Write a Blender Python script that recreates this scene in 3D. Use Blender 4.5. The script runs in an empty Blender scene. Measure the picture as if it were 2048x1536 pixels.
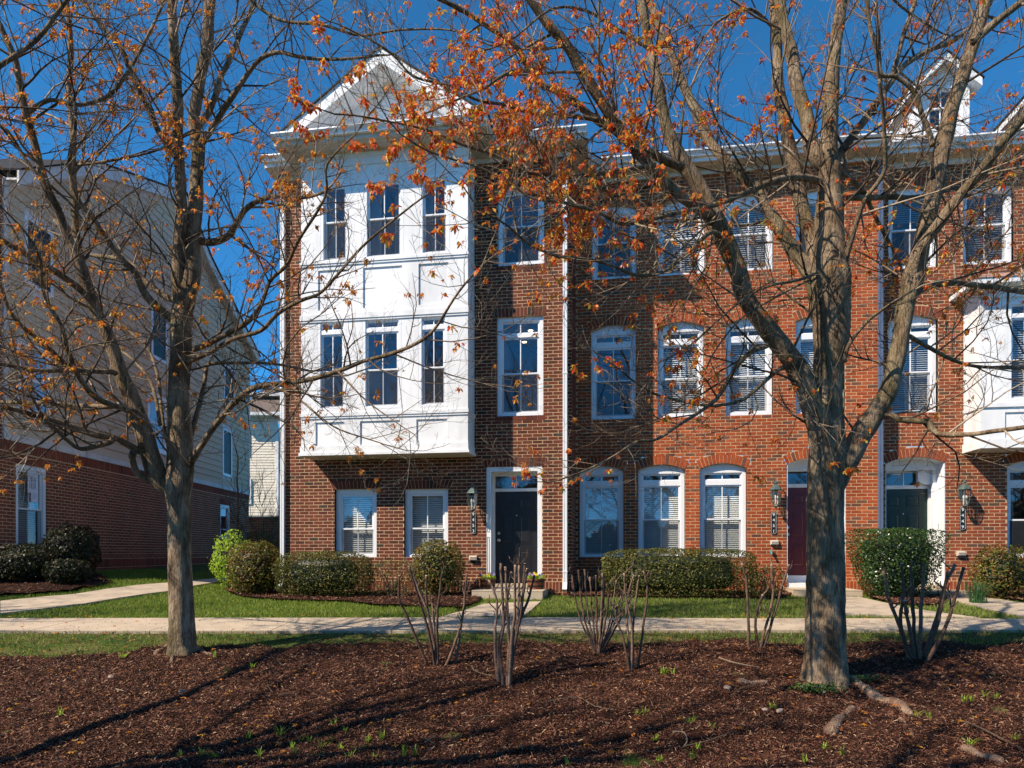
import bpy, math, random
import numpy as np
from mathutils import Vector, Matrix, noise as mnoise
R = math.radians
rng = random.Random(7)
nrg = np.random.default_rng(7)
sc = bpy.context.scene
COL = sc.collection

# ------------------------------------------------------------------ camera, sky, sun, exposure
F = 1365.0; CX = 1024.0; HY = 1105.0; E = 0.84      # focal length in px of the 2048 px photo, horizon row, eye height
cam = bpy.data.cameras.new("camera"); camo = bpy.data.objects.new("camera", cam); COL.objects.link(camo)
camo.location = (0, 0, E); camo.rotation_euler = (R(90), 0, 0)
cam.sensor_width = 36; cam.lens = 36 * F / 2048; cam.shift_y = (HY - 768) / 2048; cam.clip_end = 900; cam.clip_start = 0.05
sc.camera = camo
SUN_AZ = R(61); SUN_EL = R(42.6)                     # shadows run 61 deg to the right of straight ahead
to_sun = Vector((-math.sin(SUN_AZ) * math.cos(SUN_EL), -math.cos(SUN_AZ) * math.cos(SUN_EL), math.sin(SUN_EL)))
w = bpy.data.worlds.new("World"); sc.world = w; w.use_nodes = True
nt = w.node_tree; nt.nodes.clear()
sky = nt.nodes.new("ShaderNodeTexSky"); sky.sky_type = 'NISHITA'; sky.sun_disc = False
sky.sun_elevation = SUN_EL; sky.sun_rotation = math.atan2(to_sun.x, to_sun.y)
sky.altitude = 8000; sky.air_density = 1.5; sky.dust_density = 0.0; sky.ozone_density = 10.0
bg = nt.nodes.new("ShaderNodeBackground"); bg.inputs[1].default_value = 0.13
wo = nt.nodes.new("ShaderNodeOutputWorld")
hs = nt.nodes.new('ShaderNodeHueSaturation'); hs.inputs['Saturation'].default_value = 1.1; hs.inputs['Hue'].default_value = .484
nt.links.new(sky.outputs[0], hs.inputs['Color']); nt.links.new(hs.outputs[0], bg.inputs[0]); nt.links.new(bg.outputs[0], wo.inputs[0])
sl = bpy.data.lights.new("sun", 'SUN'); sl.energy = 4.1; sl.angle = R(0.5); sl.color = (1.0, 0.865, 0.70)
slo = bpy.data.objects.new("sun", sl); COL.objects.link(slo)
slo.rotation_euler = to_sun.to_track_quat('Z', 'Y').to_euler(); slo.location = (-20, -20, 30)
sc.view_settings.view_transform = 'Standard'; sc.view_settings.look = 'None'
sc.view_settings.exposure = .94; sc.view_settings.gamma = 1.0; sc.view_settings.use_curve_mapping = False

# ------------------------------------------------------------------ materials
def newmat(name):
    m = bpy.data.materials.new(name); m.use_nodes = True
    n = m.node_tree; n.nodes.clear()
    out = n.nodes.new("ShaderNodeOutputMaterial"); b = n.nodes.new("ShaderNodeBsdfPrincipled")
    n.links.new(b.outputs[0], out.inputs[0])
    return m, n, b, out
def ramp(n, cols):
    r = n.nodes.new("ShaderNodeValToRGB"); cr = r.color_ramp
    while len(cr.elements) < len(cols): cr.elements.new(0.5)
    for e, (p, c) in zip(cr.elements, cols): e.position = p; e.color = (*c, 1)
    return r
def coord(n, scale=(1, 1, 1), which='Object'):
    t = n.nodes.new("ShaderNodeTexCoord"); mp = n.nodes.new("ShaderNodeMapping"); mp.inputs[3].default_value = scale
    n.links.new(t.outputs[which], mp.inputs[0]); return mp
def noise(n, scale, detail=4, mp=None, rough=0.5):
    t = n.nodes.new("ShaderNodeTexNoise"); t.inputs['Scale'].default_value = scale; t.inputs['Detail'].default_value = detail
    t.inputs['Roughness'].default_value = rough
    if mp: n.links.new(mp.outputs[0], t.inputs[0])
    return t
def bump(n, b, h, strength=0.3, dist=0.01):
    bp = n.nodes.new("ShaderNodeBump"); bp.inputs[0].default_value = strength; bp.inputs[1].default_value = dist
    n.links.new(h, bp.inputs['Height']); n.links.new(bp.outputs[0], b.inputs['Normal']); return bp
def mixc(n, f, a, b, mode='MIX'):
    m = n.nodes.new("ShaderNodeMixRGB"); m.blend_type = mode
    for i, v in ((0, f), (1, a), (2, b)):
        if isinstance(v, (int, float)): m.inputs[i].default_value = v
        elif isinstance(v, tuple): m.inputs[i].default_value = (*v, 1)
        else: n.links.new(v, m.inputs[i])
    return m.outputs[0]
def rnd_island(n):
    g = n.nodes.new("ShaderNodeNewGeometry"); o = n.nodes.new("ShaderNodeObjectInfo")
    a = n.nodes.new("ShaderNodeMath"); a.operation = 'ADD'; f = n.nodes.new("ShaderNodeMath"); f.operation = 'FRACT'
    n.links.new(g.outputs['Random Per Island'], a.inputs[0]); n.links.new(o.outputs['Random'], a.inputs[1]); n.links.new(a.outputs[0], f.inputs[0])
    return f.outputs[0]
def plain(name, col, rough=0.6, metal=0.0, var=0.12, nscale=6, bmp=0.0, spec=0.5, bscale=60):
    m, n, b, o = newmat(name); mp = coord(n)
    t = noise(n, nscale, 5, mp)
    r = ramp(n, [(0.3, tuple(c * (1 - var) for c in col)), (0.7, tuple(min(1, c * (1 + var)) for c in col))])
    n.links.new(t.outputs[0], r.inputs[0]); n.links.new(r.outputs[0], b.inputs['Base Color'])
    b.inputs['Roughness'].default_value = rough; b.inputs['Metallic'].default_value = metal; b.inputs['Specular IOR Level'].default_value = spec
    if bmp: bump(n, b, noise(n, bscale, 4, mp).outputs[0], bmp, 0.004)
    return m
def pieces(name, cols, rough=0.8, grain=30, gmix=0.35, bmp=0.4, scale=(1, 1, 1), transl=0.0, spec=0.3, stain=0.0):
    m, n, b, o = newmat(name)
    r = ramp(n, cols); n.links.new(rnd_island(n), r.inputs[0])
    mp = coord(n, scale); t = noise(n, grain, 5, mp, 0.65)
    rr = ramp(n, [(0.3, (1 - gmix,) * 3), (0.72, (1 + gmix * .4,) * 3)]); n.links.new(t.outputs[0], rr.inputs[0])
    c = mixc(n, 1.0, r.outputs[0], rr.outputs[0], 'MULTIPLY')
    if stain:
        gg = n.nodes.new("ShaderNodeNewGeometry"); mm = n.nodes.new("ShaderNodeMapping"); mm.inputs[3].default_value = (1.1, 1.1, .35); n.links.new(gg.outputs['Position'], mm.inputs[0])
        ts = noise(n, 1.6, 5, mm, .6); rs = ramp(n, [(.34, (1 - stain,) * 3), (.6, (1.08,) * 3)]); n.links.new(ts.outputs[0], rs.inputs[0]); c = mixc(n, 1.0, c, rs.outputs[0], 'MULTIPLY')
    n.links.new(c, b.inputs['Base Color']); b.inputs['Roughness'].default_value = rough; b.inputs['Specular IOR Level'].default_value = spec
    if bmp: bump(n, b, t.outputs[0], bmp, 0.004)
    if transl:
        tr = n.nodes.new("ShaderNodeBsdfTranslucent"); n.links.new(c, tr.inputs[0])
        mx = n.nodes.new("ShaderNodeMixShader"); mx.inputs[0].default_value = transl
        n.links.new(b.outputs[0], mx.inputs[1]); n.links.new(tr.outputs[0], mx.inputs[2]); n.links.new(mx.outputs[0], o.inputs[0])
    return m
M = {}
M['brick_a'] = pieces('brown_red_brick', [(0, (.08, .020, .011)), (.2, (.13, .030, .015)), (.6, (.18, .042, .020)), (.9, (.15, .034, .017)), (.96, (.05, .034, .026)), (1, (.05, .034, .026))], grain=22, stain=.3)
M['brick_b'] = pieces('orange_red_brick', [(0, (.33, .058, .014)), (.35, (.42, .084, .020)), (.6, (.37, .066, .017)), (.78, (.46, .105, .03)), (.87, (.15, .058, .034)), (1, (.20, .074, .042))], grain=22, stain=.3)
M['brick_c'] = pieces('mid_red_brick', [(0, (.21, .048, .020)), (.4, (.28, .066, .026)), (.8, (.25, .056, .022)), (.9, (.10, .052, .036)), (1, (.13, .06, .04))], grain=22, stain=.3)
M['brick_d'] = pieces('dark_red_brick', [(0, (.22, .055, .026)), (.5, (.32, .08, .036)), (.9, (.27, .068, .032)), (1, (.13, .05, .03))], grain=22, stain=.3)
M['mortar'] = plain('buff_mortar', (.50, .33, .185), .95, bmp=.4, var=.18, nscale=9)
M['mortar_d'] = plain('brown_mortar', (.62, .43, .25), .95, bmp=.4, var=.2, nscale=9)
M['white'] = pieces('white_painted_trim', [(0, (.72, .725, .73)), (1, (.78, .785, .79))], rough=.45, grain=3, gmix=.05, bmp=.1, stain=.13)
M['vinyl'] = plain('white_vinyl_frame', (.78, .79, .81), .32, var=.02)
M['gutter'] = plain('white_aluminium', (.72, .73, .74), .3, var=.03)
M['soffit'] = plain('beige_soffit', (.52, .46, .38), .6, var=.05)
M['slate'] = plain('slate_blue_metal', (.10, .13, .20), .35)
M['blind'] = plain('white_slats', (.80, .79, .74), .5, var=.03)
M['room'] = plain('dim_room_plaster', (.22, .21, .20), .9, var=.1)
M['curtain'] = plain('grey_curtain', (.35, .36, .38), .9, var=.15, nscale=20)
M['door_k'] = plain('black_door_paint', (.012, .012, .014), .35, var=.1)
M['door_r'] = plain('maroon_door_paint', (.095, .010, .014), .35, var=.06)
M['door_g'] = plain('green_door_paint', (.010, .030, .022), .35, var=.1)
M['brass'] = plain('nickel_hardware', (.62, .60, .55), .3, metal=1.0)
M['copper'] = plain('verdigris_copper', (.09, .13, .12), .5, metal=.4, var=.35, nscale=30)
M['black'] = plain('black_plaque', (.012, .012, .012), .4)
M['text'] = plain('white_numerals', (.8, .8, .78), .5)
M['conc'] = plain('concrete', (.43, .345, .25), .9, var=.14, nscale=3.5, bmp=.5, bscale=130)
M['shingle'] = pieces('grey_brown_shingle', [(0, (.10, .075, .06)), (.5, (.15, .115, .095)), (1, (.19, .15, .125))], rough=.95)
M['shingle_k'] = pieces('dark_shingle', [(0, (.02, .02, .022)), (1, (.05, .048, .046))], rough=.95)
M['metalroof'] = plain('rose_brown_roof', (.34, .20, .16), .6)
M['siding'] = pieces('greige_siding', [(0, (.62, .50, .36)), (.5, (.68, .55, .40)), (1, (.65, .525, .38))], grain=14, gmix=.08, bmp=.1, scale=(1, .15, 1))
M['siding_w'] = plain('pale_grey_siding', (.66, .62, .58), .6)
M['cream'] = pieces('cream_siding', [(0, (.74, .66, .54)), (1, (.80, .72, .60))], grain=14, gmix=.08, bmp=.1)
M['shutter'] = plain('dark_green_shutter', (.010, .022, .022), .5)
M['barrel'] = pieces('stained_stave_wood', [(0, (.16, .055, .02)), (.5, (.24, .09, .035)), (1, (.20, .075, .03))], grain=40, scale=(1, 1, .1))
M['iron'] = plain('dark_iron_hoop', (.03, .028, .026), .5, metal=.7)
M['paper'] = plain('white_paper', (.72, .74, .85), .8)
M['ink'] = plain('pencil_lines', (.30, .38, .36), .8)
M['soil'] = plain('dark_soil', (.05, .03, .02), .95)
M['mat'] = plain('grey_doormat', (.16, .16, .16), .95, bmp=.5)
M['rock'] = plain('tan_stone', (.30, .22, .17), .9, var=.25, nscale=12, bmp=.5)
M['teal'] = plain('teal_tap', (.03, .22, .22), .4)

def glass_mat(name, tint, base, gl):
    m = bpy.data.materials.new(name); m.use_nodes = True; n = m.node_tree; n.nodes.clear()
    o = n.nodes.new("ShaderNodeOutputMaterial"); t = n.nodes.new("ShaderNodeBsdfTransparent"); g = n.nodes.new("ShaderNodeBsdfGlossy")
    t.inputs[0].default_value = (*tint, 1); g.inputs[0].default_value = (.92, .96, 1, 1); g.inputs['Roughness'].default_value = .015
    mp = coord(n); nz = noise(n, 1.3, 2, mp); bp = n.nodes.new("ShaderNodeBump"); bp.inputs[0].default_value = .06; bp.inputs[1].default_value = .02
    n.links.new(nz.outputs[0], bp.inputs['Height']); n.links.new(bp.outputs[0], g.inputs['Normal'])
    ge = n.nodes.new("ShaderNodeNewGeometry"); dt = n.nodes.new("ShaderNodeVectorMath"); dt.operation = 'DOT_PRODUCT'
    n.links.new(ge.outputs['Incoming'], dt.inputs[0]); n.links.new(ge.outputs['Normal'], dt.inputs[1])
    def mth(op, a, b=None, c=None):
        q = n.nodes.new("ShaderNodeMath"); q.operation = op; q.use_clamp = op != 'ABSOLUTE'
        for i, v in enumerate((a, b, c)):
            if v is None: continue
            if isinstance(v, float): q.inputs[i].default_value = v
            else: n.links.new(v, q.inputs[i])
        return q.outputs[0]
    fz = mth('POWER', mth('SUBTRACT', 1.0, mth('ABSOLUTE', dt.outputs['Value'])), 5.0)
    mrv = mth('MULTIPLY_ADD', fz, .9 * gl, base + .05)
    mx = n.nodes.new("ShaderNodeMixShader"); n.links.new(mrv, mx.inputs[0]); n.links.new(t.outputs[0], mx.inputs[1]); n.links.new(g.outputs[0], mx.inputs[2])
    n.links.new(mx.outputs[0], o.inputs[0]); return m
M['glass'] = glass_mat('window_glass', (.90, .93, .94), .07, 1.0)
M['lampglass'] = glass_mat('lantern_glass', (.9, .92, .9), .05, 1.2)
def screen_mat():
    m = bpy.data.materials.new('insect_screen'); m.use_nodes = True; n = m.node_tree; n.nodes.clear()
    o = n.nodes.new("ShaderNodeOutputMaterial"); t = n.nodes.new("ShaderNodeBsdfTransparent"); d = n.nodes.new("ShaderNodeBsdfDiffuse")
    mp = coord(n); nz = noise(n, 3, 3, mp); rr = ramp(n, [(.3, (.05, .055, .065)), (.7, (.075, .08, .09))]); n.links.new(nz.outputs[0], rr.inputs[0]); n.links.new(rr.outputs[0], d.inputs[0])
    mx = n.nodes.new("ShaderNodeMixShader"); mx.inputs[0].default_value = .3
    n.links.new(t.outputs[0], mx.inputs[1]); n.links.new(d.outputs[0], mx.inputs[2]); n.links.new(mx.outputs[0], o.inputs[0]); return m
M['screen'] = screen_mat()
def emit(name, col, s):
    m = bpy.data.materials.new(name); m.use_nodes = True; n = m.node_tree; n.nodes.clear()
    o = n.nodes.new("ShaderNodeOutputMaterial"); e = n.nodes.new("ShaderNodeEmission"); e.inputs[0].default_value = (*col, 1); e.inputs[1].default_value = s
    n.links.new(e.outputs[0], o.inputs[0]); return m
M['lamp_on'] = emit('lit_downlight', (1, .75, .4), 3.0)
def bark_mat(name, c1, c2, c3, green):
    m, n, b, o = newmat(name); mp = coord(n, (1, 1, .35)); t = noise(n, 9, 8, mp, .62)
    r = ramp(n, [(.36, c1), (.5, c2), (.64, c3)]); n.links.new(t.outputs[0], r.inputs[0])
    mp2 = coord(n); t2 = noise(n, 2.3, 4, mp2); r2 = ramp(n, [(.5, (0, 0, 0)), (.62, (1, 1, 1))]); n.links.new(t2.outputs[0], r2.inputs[0])
    g = n.nodes.new("ShaderNodeMath"); g.operation = 'MULTIPLY'; g.inputs[1].default_value = green; n.links.new(r2.outputs[0], g.inputs[0])
    c = mixc(n, g.outputs[0], r.outputs[0], (.13, .135, .05))
    t4 = noise(n, 26, 3, mp2); r4 = ramp(n, [(.60, (0, 0, 0)), (.70, (1, 1, 1))]); n.links.new(t4.outputs[0], r4.inputs[0])
    g4 = n.nodes.new("ShaderNodeMath"); g4.operation = 'MULTIPLY'; g4.inputs[1].default_value = .35; n.links.new(r4.outputs[0], g4.inputs[0])
    c = mixc(n, g4.outputs[0], c, (.34, .33, .27))
    mp5 = coord(n, (1, 1, .14)); t5 = noise(n, 75, 3, mp5, .6); r5 = ramp(n, [(.38, (.45, .41, .37)), (.5, (1, 1, 1))]); n.links.new(t5.outputs[0], r5.inputs[0]); c = mixc(n, .8, c, r5.outputs[0], 'MULTIPLY')
    n.links.new(c, b.inputs['Base Color']); b.inputs['Roughness'].default_value = .9; b.inputs['Specular IOR Level'].default_value = .15
    mp3 = coord(n, (1.6, 1.6, .3)); t3 = noise(n, 38, 7, mp3, .7); ad = n.nodes.new('ShaderNodeMath'); ad.operation = 'ADD'; n.links.new(t3.outputs[0], ad.inputs[0]); n.links.new(t5.outputs[0], ad.inputs[1]); bump(n, b, ad.outputs[0], 1.0, .03)
    return m
M['bark'] = bark_mat('grey_brown_bark', (.13, .085, .05), (.29, .205, .13), (.45, .34, .225), .3)
M['root'] = bark_mat('bare_root_bark', (.22, .13, .085), (.36, .235, .16), (.46, .32, .23), 0)
M['twig'] = pieces('twig_bark', [(0, (.06, .038, .024)), (.45, (.16, .11, .07)), (.8, (.30, .225, .15)), (1, (.44, .35, .25))], grain=20, bmp=0)
M['twig_r'] = pieces('cut_cane_bark', [(0, (.12, .065, .042)), (.5, (.20, .12, .08)), (1, (.30, .195, .135))], grain=55, bmp=.8, gmix=.7)
M['cut'] = plain('pale_cut_wood', (.48, .36, .24), .8)
M['leaf_red'] = pieces('spring_maple_tufts', [(0, (.55, .04, .015)), (.2, (.78, .11, .02)), (.42, (.82, .27, .03)), (.62, (.80, .42, .05)), (.78, (.60, .50, .06)), (.9, (.85, .26, .16)), (1, (.45, .08, .03))], rough=.5, gmix=.1, bmp=0, transl=.45)
M['leaf_or'] = pieces('rusty_maple_tufts', [(0, (.62, .12, .02)), (.3, (.80, .28, .03)), (.6, (.82, .42, .05)), (.8, (.64, .44, .07)), (.9, (.50, .16, .03)), (1, (.85, .20, .10))], rough=.5, gmix=.1, bmp=0, transl=.45)
def leafm(name, cs, transl=.25, rough=.48, spec=.35):
    k = len(cs) - 1
    return pieces(name, [(i / k, c) for i, c in enumerate(cs)], rough=rough, gmix=.1, bmp=0, transl=transl, spec=spec)
M['box'] = leafm('olive_boxwood_leaves', [(.035, .045, .012), (.07, .085, .018), (.10, .10, .025), (.16, .12, .03), (.06, .065, .015)])
M['azalea'] = leafm('bronze_azalea_leaves', [(.035, .055, .010), (.08, .11, .018), (.12, .10, .022), (.20, .19, .035), (.07, .06, .014)])
M['mixbush'] = leafm('yellow_green_leaves', [(.05, .08, .012), (.12, .15, .02), (.20, .20, .03), (.26, .10, .03), (.08, .10, .02)])
M['holly'] = leafm('dark_glossy_holly_leaves', [(.012, .035, .010), (.03, .075, .015), (.055, .11, .025), (.10, .15, .03)], rough=.33, spec=.5)
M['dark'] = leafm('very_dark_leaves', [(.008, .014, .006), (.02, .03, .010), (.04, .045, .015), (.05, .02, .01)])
M['lime'] = leafm('bright_new_leaves', [(.26, .40, .03), (.42, .58, .06), (.34, .50, .04)], transl=.45)
M['grass'] = leafm('grass_blades', [(.09, .16, .015), (.15, .25, .02), (.23, .33, .03), (.34, .34, .08), (.16, .27, .02)], transl=.35, rough=.5)
M['grass_dry'] = leafm('dry_grass_blades', [(.10, .14, .03), (.22, .20, .08), (.30, .24, .12), (.12, .17, .03)], transl=.3, rough=.6)
M['blade'] = leafm('daffodil_leaves', [(.03, .10, .03), (.05, .14, .05), (.08, .18, .05)], transl=.3)
M['yellow'] = plain('yellow_petals', (.75, .50, .02), .5)
M['purple'] = plain('purple_petals', (.10, .05, .28), .5)
M['chips'] = pieces('bark_mulch_chips', [(0, (.016, .006, .004)), (.35, (.06, .021, .012)), (.65, (.125, .046, .024)), (.88, (.20, .085, .045)), (.96, (.30, .16, .09)), (.99, (.46, .31, .19)), (1, (.46, .31, .19))], rough=.8, bmp=0, gmix=.2)
def ground_mat(name, c1, c2, c3, s1=6, s2=80, b=.6):
    m, n, bb, o = newmat(name); mp = coord(n); t = noise(n, s1, 6, mp); t2 = noise(n, s2, 4, mp)
    r = ramp(n, [(.35, c1), (.5, c2), (.65, c3)]); n.links.new(t.outputs[0], r.inputs[0])
    rr = ramp(n, [(.3, (.55,) * 3), (.7, (1.25,) * 3)]); n.links.new(t2.outputs[0], rr.inputs[0])
    n.links.new(mixc(n, 1.0, r.outputs[0], rr.outputs[0], 'MULTIPLY'), bb.inputs['Base Color']); bb.inputs['Roughness'].default_value = .95
    bb.inputs['Specular IOR Level'].default_value = .1
    bump(n, bb, t2.outputs[0], b, .03); return m
M['mulch'] = ground_mat('mulch_ground', (.018, .007, .004), (.035, .014, .008), (.06, .026, .014), 4, 60)
M['lawn'] = ground_mat('lawn_ground', (.04, .075, .012), (.075, .11, .02), (.13, .12, .04), 2.5, 60)

# ------------------------------------------------------------------ mesh builder
class MB:
    def __init__(s): s.v = []; s.f = []
    def add(s, vs, fs):
        o = len(s.v); s.v.extend(vs); s.f.extend([tuple(i + o for i in f) for f in fs])
    def box(s, x0, x1, y0, y1, z0, z1):
        x0, x1 = sorted((x0, x1)); y0, y1 = sorted((y0, y1)); z0, z1 = sorted((z0, z1))
        s.add([(x0, y0, z0), (x1, y0, z0), (x1, y1, z0), (x0, y1, z0), (x0, y0, z1), (x1, y0, z1), (x1, y1, z1), (x0, y1, z1)],
              [(0, 3, 2, 1), (4, 5, 6, 7), (0, 1, 5, 4), (1, 2, 6, 5), (2, 3, 7, 6), (3, 0, 4, 7)])
    def quad(s, a, b, c, d): s.add([a, b, c, d], [(0, 1, 2, 3)])
    def prism(s, poly, y0, y1):      # poly in (x,z), extruded along y
        n = len(poly); s.add([(x, y0, z) for x, z in poly] + [(x, y1, z) for x, z in poly],
              [tuple(range(n)), tuple(range(2 * n - 1, n - 1, -1))] + [(i, i + n, (i + 1) % n + n, (i + 1) % n) for i in range(n)])
    def prism_x(s, poly, x0, x1):    # poly in (y,z), extruded along x
        n = len(poly); s.add([(x0, y, z) for y, z in poly] + [(x1, y, z) for y, z in poly],
              [tuple(range(n)), tuple(range(2 * n - 1, n - 1, -1))] + [(i, i + n, (i + 1) % n + n, (i + 1) % n) for i in range(n)])
    def frame(s, u0, u1, z0, z1, t, y0, y1, tb=None):
        tb = tb or t
        s.box(u0, u0 + t, y0, y1, z0, z1); s.box(u1 - t, u1, y0, y1, z0, z1)
        s.box(u0 + t, u1 - t, y0, y1, z0, z0 + tb); s.box(u0 + t, u1 - t, y0, y1, z1 - t, z1)
    def tube(s, pts, rads, n=6, cap=True):
        if len(pts) < 2: return
        P = [Vector(p) for p in pts]; up = Vector((.13, .31, .94)); o = len(s.v)
        for i, p in enumerate(P):
            d = (P[min(i + 1, len(P) - 1)] - P[max(i - 1, 0)])
            if d.length < 1e-9: d = Vector((0, 0, 1))
            d.normalize()
            if i == 0:
                a = d.cross(up)
                if a.length < .05: a = d.cross(Vector((1, 0, 0)))
            else: a = a - d * a.dot(d)
            a.normalize(); b = d.cross(a); r = rads[i]
            for k in range(n):
                t = 2 * math.pi * k / n; q = p + (a * math.cos(t) + b * math.sin(t)) * r
                s.v.append((q.x, q.y, q.z))
        for i in range(len(P) - 1):
            for k in range(n):
                k2 = (k + 1) % n
                s.f.append((o + i * n + k, o + i * n + k2, o + (i + 1) * n + k2, o + (i + 1) * n + k))
        if cap:
            s.f.append(tuple(o + k for k in range(n))[::-1]); s.f.append(tuple(o + (len(P) - 1) * n + k for k in range(n)))
    def lathe(s, prof, n=12, c=(0, 0, 0)):
        o = len(s.v)
        for r, z in prof:
            for k in range(n):
                t = 2 * math.pi * k / n; s.v.append((c[0] + r * math.cos(t), c[1] + r * math.sin(t), c[2] + z))
        for i in range(len(prof) - 1):
            for k in range(n):
                k2 = (k + 1) % n; s.f.append((o + i * n + k, o + i * n + k2, o + (i + 1) * n + k2, o + (i + 1) * n + k))
    def build(s, name, mat, parent=None, loc=(0, 0, 0), kind=None, smooth=False, rotz=0):
        me = bpy.data.meshes.new(name); me.from_pydata([tuple(v) for v in s.v], [], s.f); me.update()
        if mat: me.materials.append(M[mat] if isinstance(mat, str) else mat)
        if smooth: me.polygons.foreach_set('use_smooth', [True] * len(me.polygons))
        return link(name, me, parent, loc, kind, rotz)
def link(name, me, parent=None, loc=(0, 0, 0), kind=None, rotz=0):
    o = bpy.data.objects.new(name, me); COL.objects.link(o); o.location = loc; o.rotation_euler[2] = rotz
    if parent: o.parent = parent
    if kind: o['kind'] = kind
    return o
def tag(o, label, cat=None, group=None):
    o['label'] = label
    if cat: o['category'] = cat
    if group: o['group'] = group
    return o
def thing(name, label, cat, loc=(0, 0, 0), rotz=0, group=None):
    o = bpy.data.objects.new(name, None); COL.objects.link(o); o.location = loc; o.rotation_euler[2] = rotz
    o.empty_display_size = .3
    return tag(o, label, cat, group)
def np_mesh(name, V, Fq, mat, parent=None, kind=None, loc=(0, 0, 0)):
    V = np.asarray(V, np.float32).reshape(-1, 3); Fq = np.asarray(Fq, np.int32); k = Fq.shape[1]
    me = bpy.data.meshes.new(name); me.vertices.add(len(V)); me.vertices.foreach_set('co', V.ravel())
    me.loops.add(Fq.size); me.loops.foreach_set('vertex_index', Fq.ravel())
    me.polygons.add(len(Fq)); me.polygons.foreach_set('loop_start', np.arange(0, Fq.size, k, dtype=np.int32))
    me.update(calc_edges=True)
    me.materials.append(M[mat] if isinstance(mat, str) else mat)
    return link(name, me, parent, loc, kind)

# ------------------------------------------------------------------ frames of reference
AF = R(8.8); P0 = (0.0, 13.5); Uv = (math.cos(AF), -math.sin(AF)); Nv = (-math.sin(AF), -math.cos(AF))
def fp(px, py, wv=0.0):          # photo point -> facade frame (u, z) on the plane wv metres in front of the end house wall
    dx, dz = (px - CX) / F, (HY - py) / F
    t = (wv + P0[0] * Nv[0] + P0[1] * Nv[1]) / (dx * Nv[0] + Nv[1])
    return (t * dx - P0[0]) * Uv[0] + (t - P0[1]) * Uv[1], t * dz + E
def fr(x0, x1, y0, y1, wv):      # rectangle
    xm, ym = (x0 + x1) / 2, (y0 + y1) / 2
    return fp(x0, ym, wv)[0], fp(x1, ym, wv)[0], fp(xm, y1, wv)[1], fp(xm, y0, wv)[1]
def f2w(u, yl): return (P0[0] + u * Uv[0] - yl * Nv[0], P0[1] + u * Uv[1] - yl * Nv[1])
_Y = [-60, 0, 3, 5.07, 6.8, 7.66, 8.48, 9.6, 13.4, 20, 40, 400]; _H = [1.75, 1.68, 1.64, 1.53, 1.27, 1.13, 1.0, .95, .84, .74, .55, .5]
def sst(t): t = np.clip(t, 0, 1); return t * t * (3 - 2 * t)
def G(X, Y): return E - np.interp(Y, _Y, _H) + .36 * sst((-np.asarray(X) - 4.6) / 4) * sst((np.asarray(Y) - 9.8) / 4)
def gp(px, py):                  # photo point -> ground
    Ys = np.arange(2.0, 80, .01); Xs = (px - CX) / F * Ys; yy = HY + (E - G(Xs, Ys)) / Ys * F
    i = int(np.argmax(yy <= py)); return float(Xs[i]), float(Ys[i])
def at(px, py, Y): return Vector(((px - CX) / F * Y, Y, (HY - py) / F * Y + E))
def inpoly(X, Y, poly):
    ins = np.zeros(X.shape, bool); n = len(poly)
    for i in range(n):
        x1, y1 = poly[i]; x2, y2 = poly[(i + 1) % n]
        c = ((y1 > Y) != (y2 > Y)) & (X < (x2 - x1) * (Y - y1) / (y2 - y1 + 1e-12) + x1); ins ^= c
    return ins

# ------------------------------------------------------------------ brickwork
CH = .0677; BL = .203; BH = .0555
class Opening:
    def __init__(s, u0, u1, z0, z1, rise=0.0, ring=.18, kind='arch', flare=.13):
        s.u0, s.u1, s.z0, s.z1, s.rise, s.t, s.kind = u0, u1, z0, z1, rise, ring, kind
        s.c = (u0 + u1) / 2; s.h = (u1 - u0) / 2; s.flare = flare
        if kind == 'arch':
            s.zs = z1 - rise; s.Rr = (s.h ** 2 + rise ** 2) / (2 * rise); s.zc = z1 - s.Rr; s.th = math.asin(s.h / s.Rr)
    def half(s, z):
        if s.kind == 'none': return s.h if s.z0 <= z <= s.z1 else None
        if s.kind == 'jack':
            if s.z0 <= z <= s.z1: return s.h
            if s.z1 < z <= s.z1 + s.t: return s.h * 1.0 + .04 + s.flare * (z - s.z1) / s.t * .6
            return None
        if z < s.z0: return None
        if z <= s.zs: return s.h
        Ro = s.Rr + s.t; zo = s.zc + Ro * math.cos(s.th)
        if z <= zo: return (z - s.zc) * math.tan(s.th)
        d = Ro * Ro - (z - s.zc) ** 2
        return math.sqrt(d) if d > 0 else None
_brickmesh = {}
def brick_mesh(mat):
    if mat not in _brickmesh:
        m = MB(); L, D, H = .190, .03, BH; e = .004
        x0, x1, z0, z1 = -L / 2, L / 2, -H / 2, H / 2
        m.add([(x0, D, z0), (x1, D, z0), (x1, D, z1), (x0, D, z1), (x0 + 0, e, z0), (x1, e, z0), (x1, e, z1), (x0, e, z1), (x0 + e, 0, z0 + e), (x1 - e, 0, z0 + e), (x1 - e, 0, z1 - e), (x0 + e, 0, z1 - e)],
              [(0, 1, 5, 4), (1, 2, 6, 5), (2, 3, 7, 6), (3, 0, 4, 7), (4, 5, 9, 8), (5, 6, 10, 9), (6, 7, 11, 10), (7, 4, 8, 11), (8, 9, 10, 11)])
        me = bpy.data.meshes.new('brick'); me.from_pydata(m.v, [], m.f); me.update(); me.materials.append(M[mat]); _brickmesh[mat] = me
    return _brickmesh[mat]
class Wall:
    """a vertical wall in the parent's local frame: origin (ox, oy), axis angle ang; wall normal is to the right of the axis"""
    def __init__(s, ox, oy, ang): s.ox, s.oy, s.ang = ox, oy, ang; s.c, s.s = math.cos(ang), math.sin(ang)
    def P(s, u, d, z): return (s.ox + u * s.c - d * s.s, s.oy + u * s.s + d * s.c, z)   # d = depth behind the face
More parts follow.
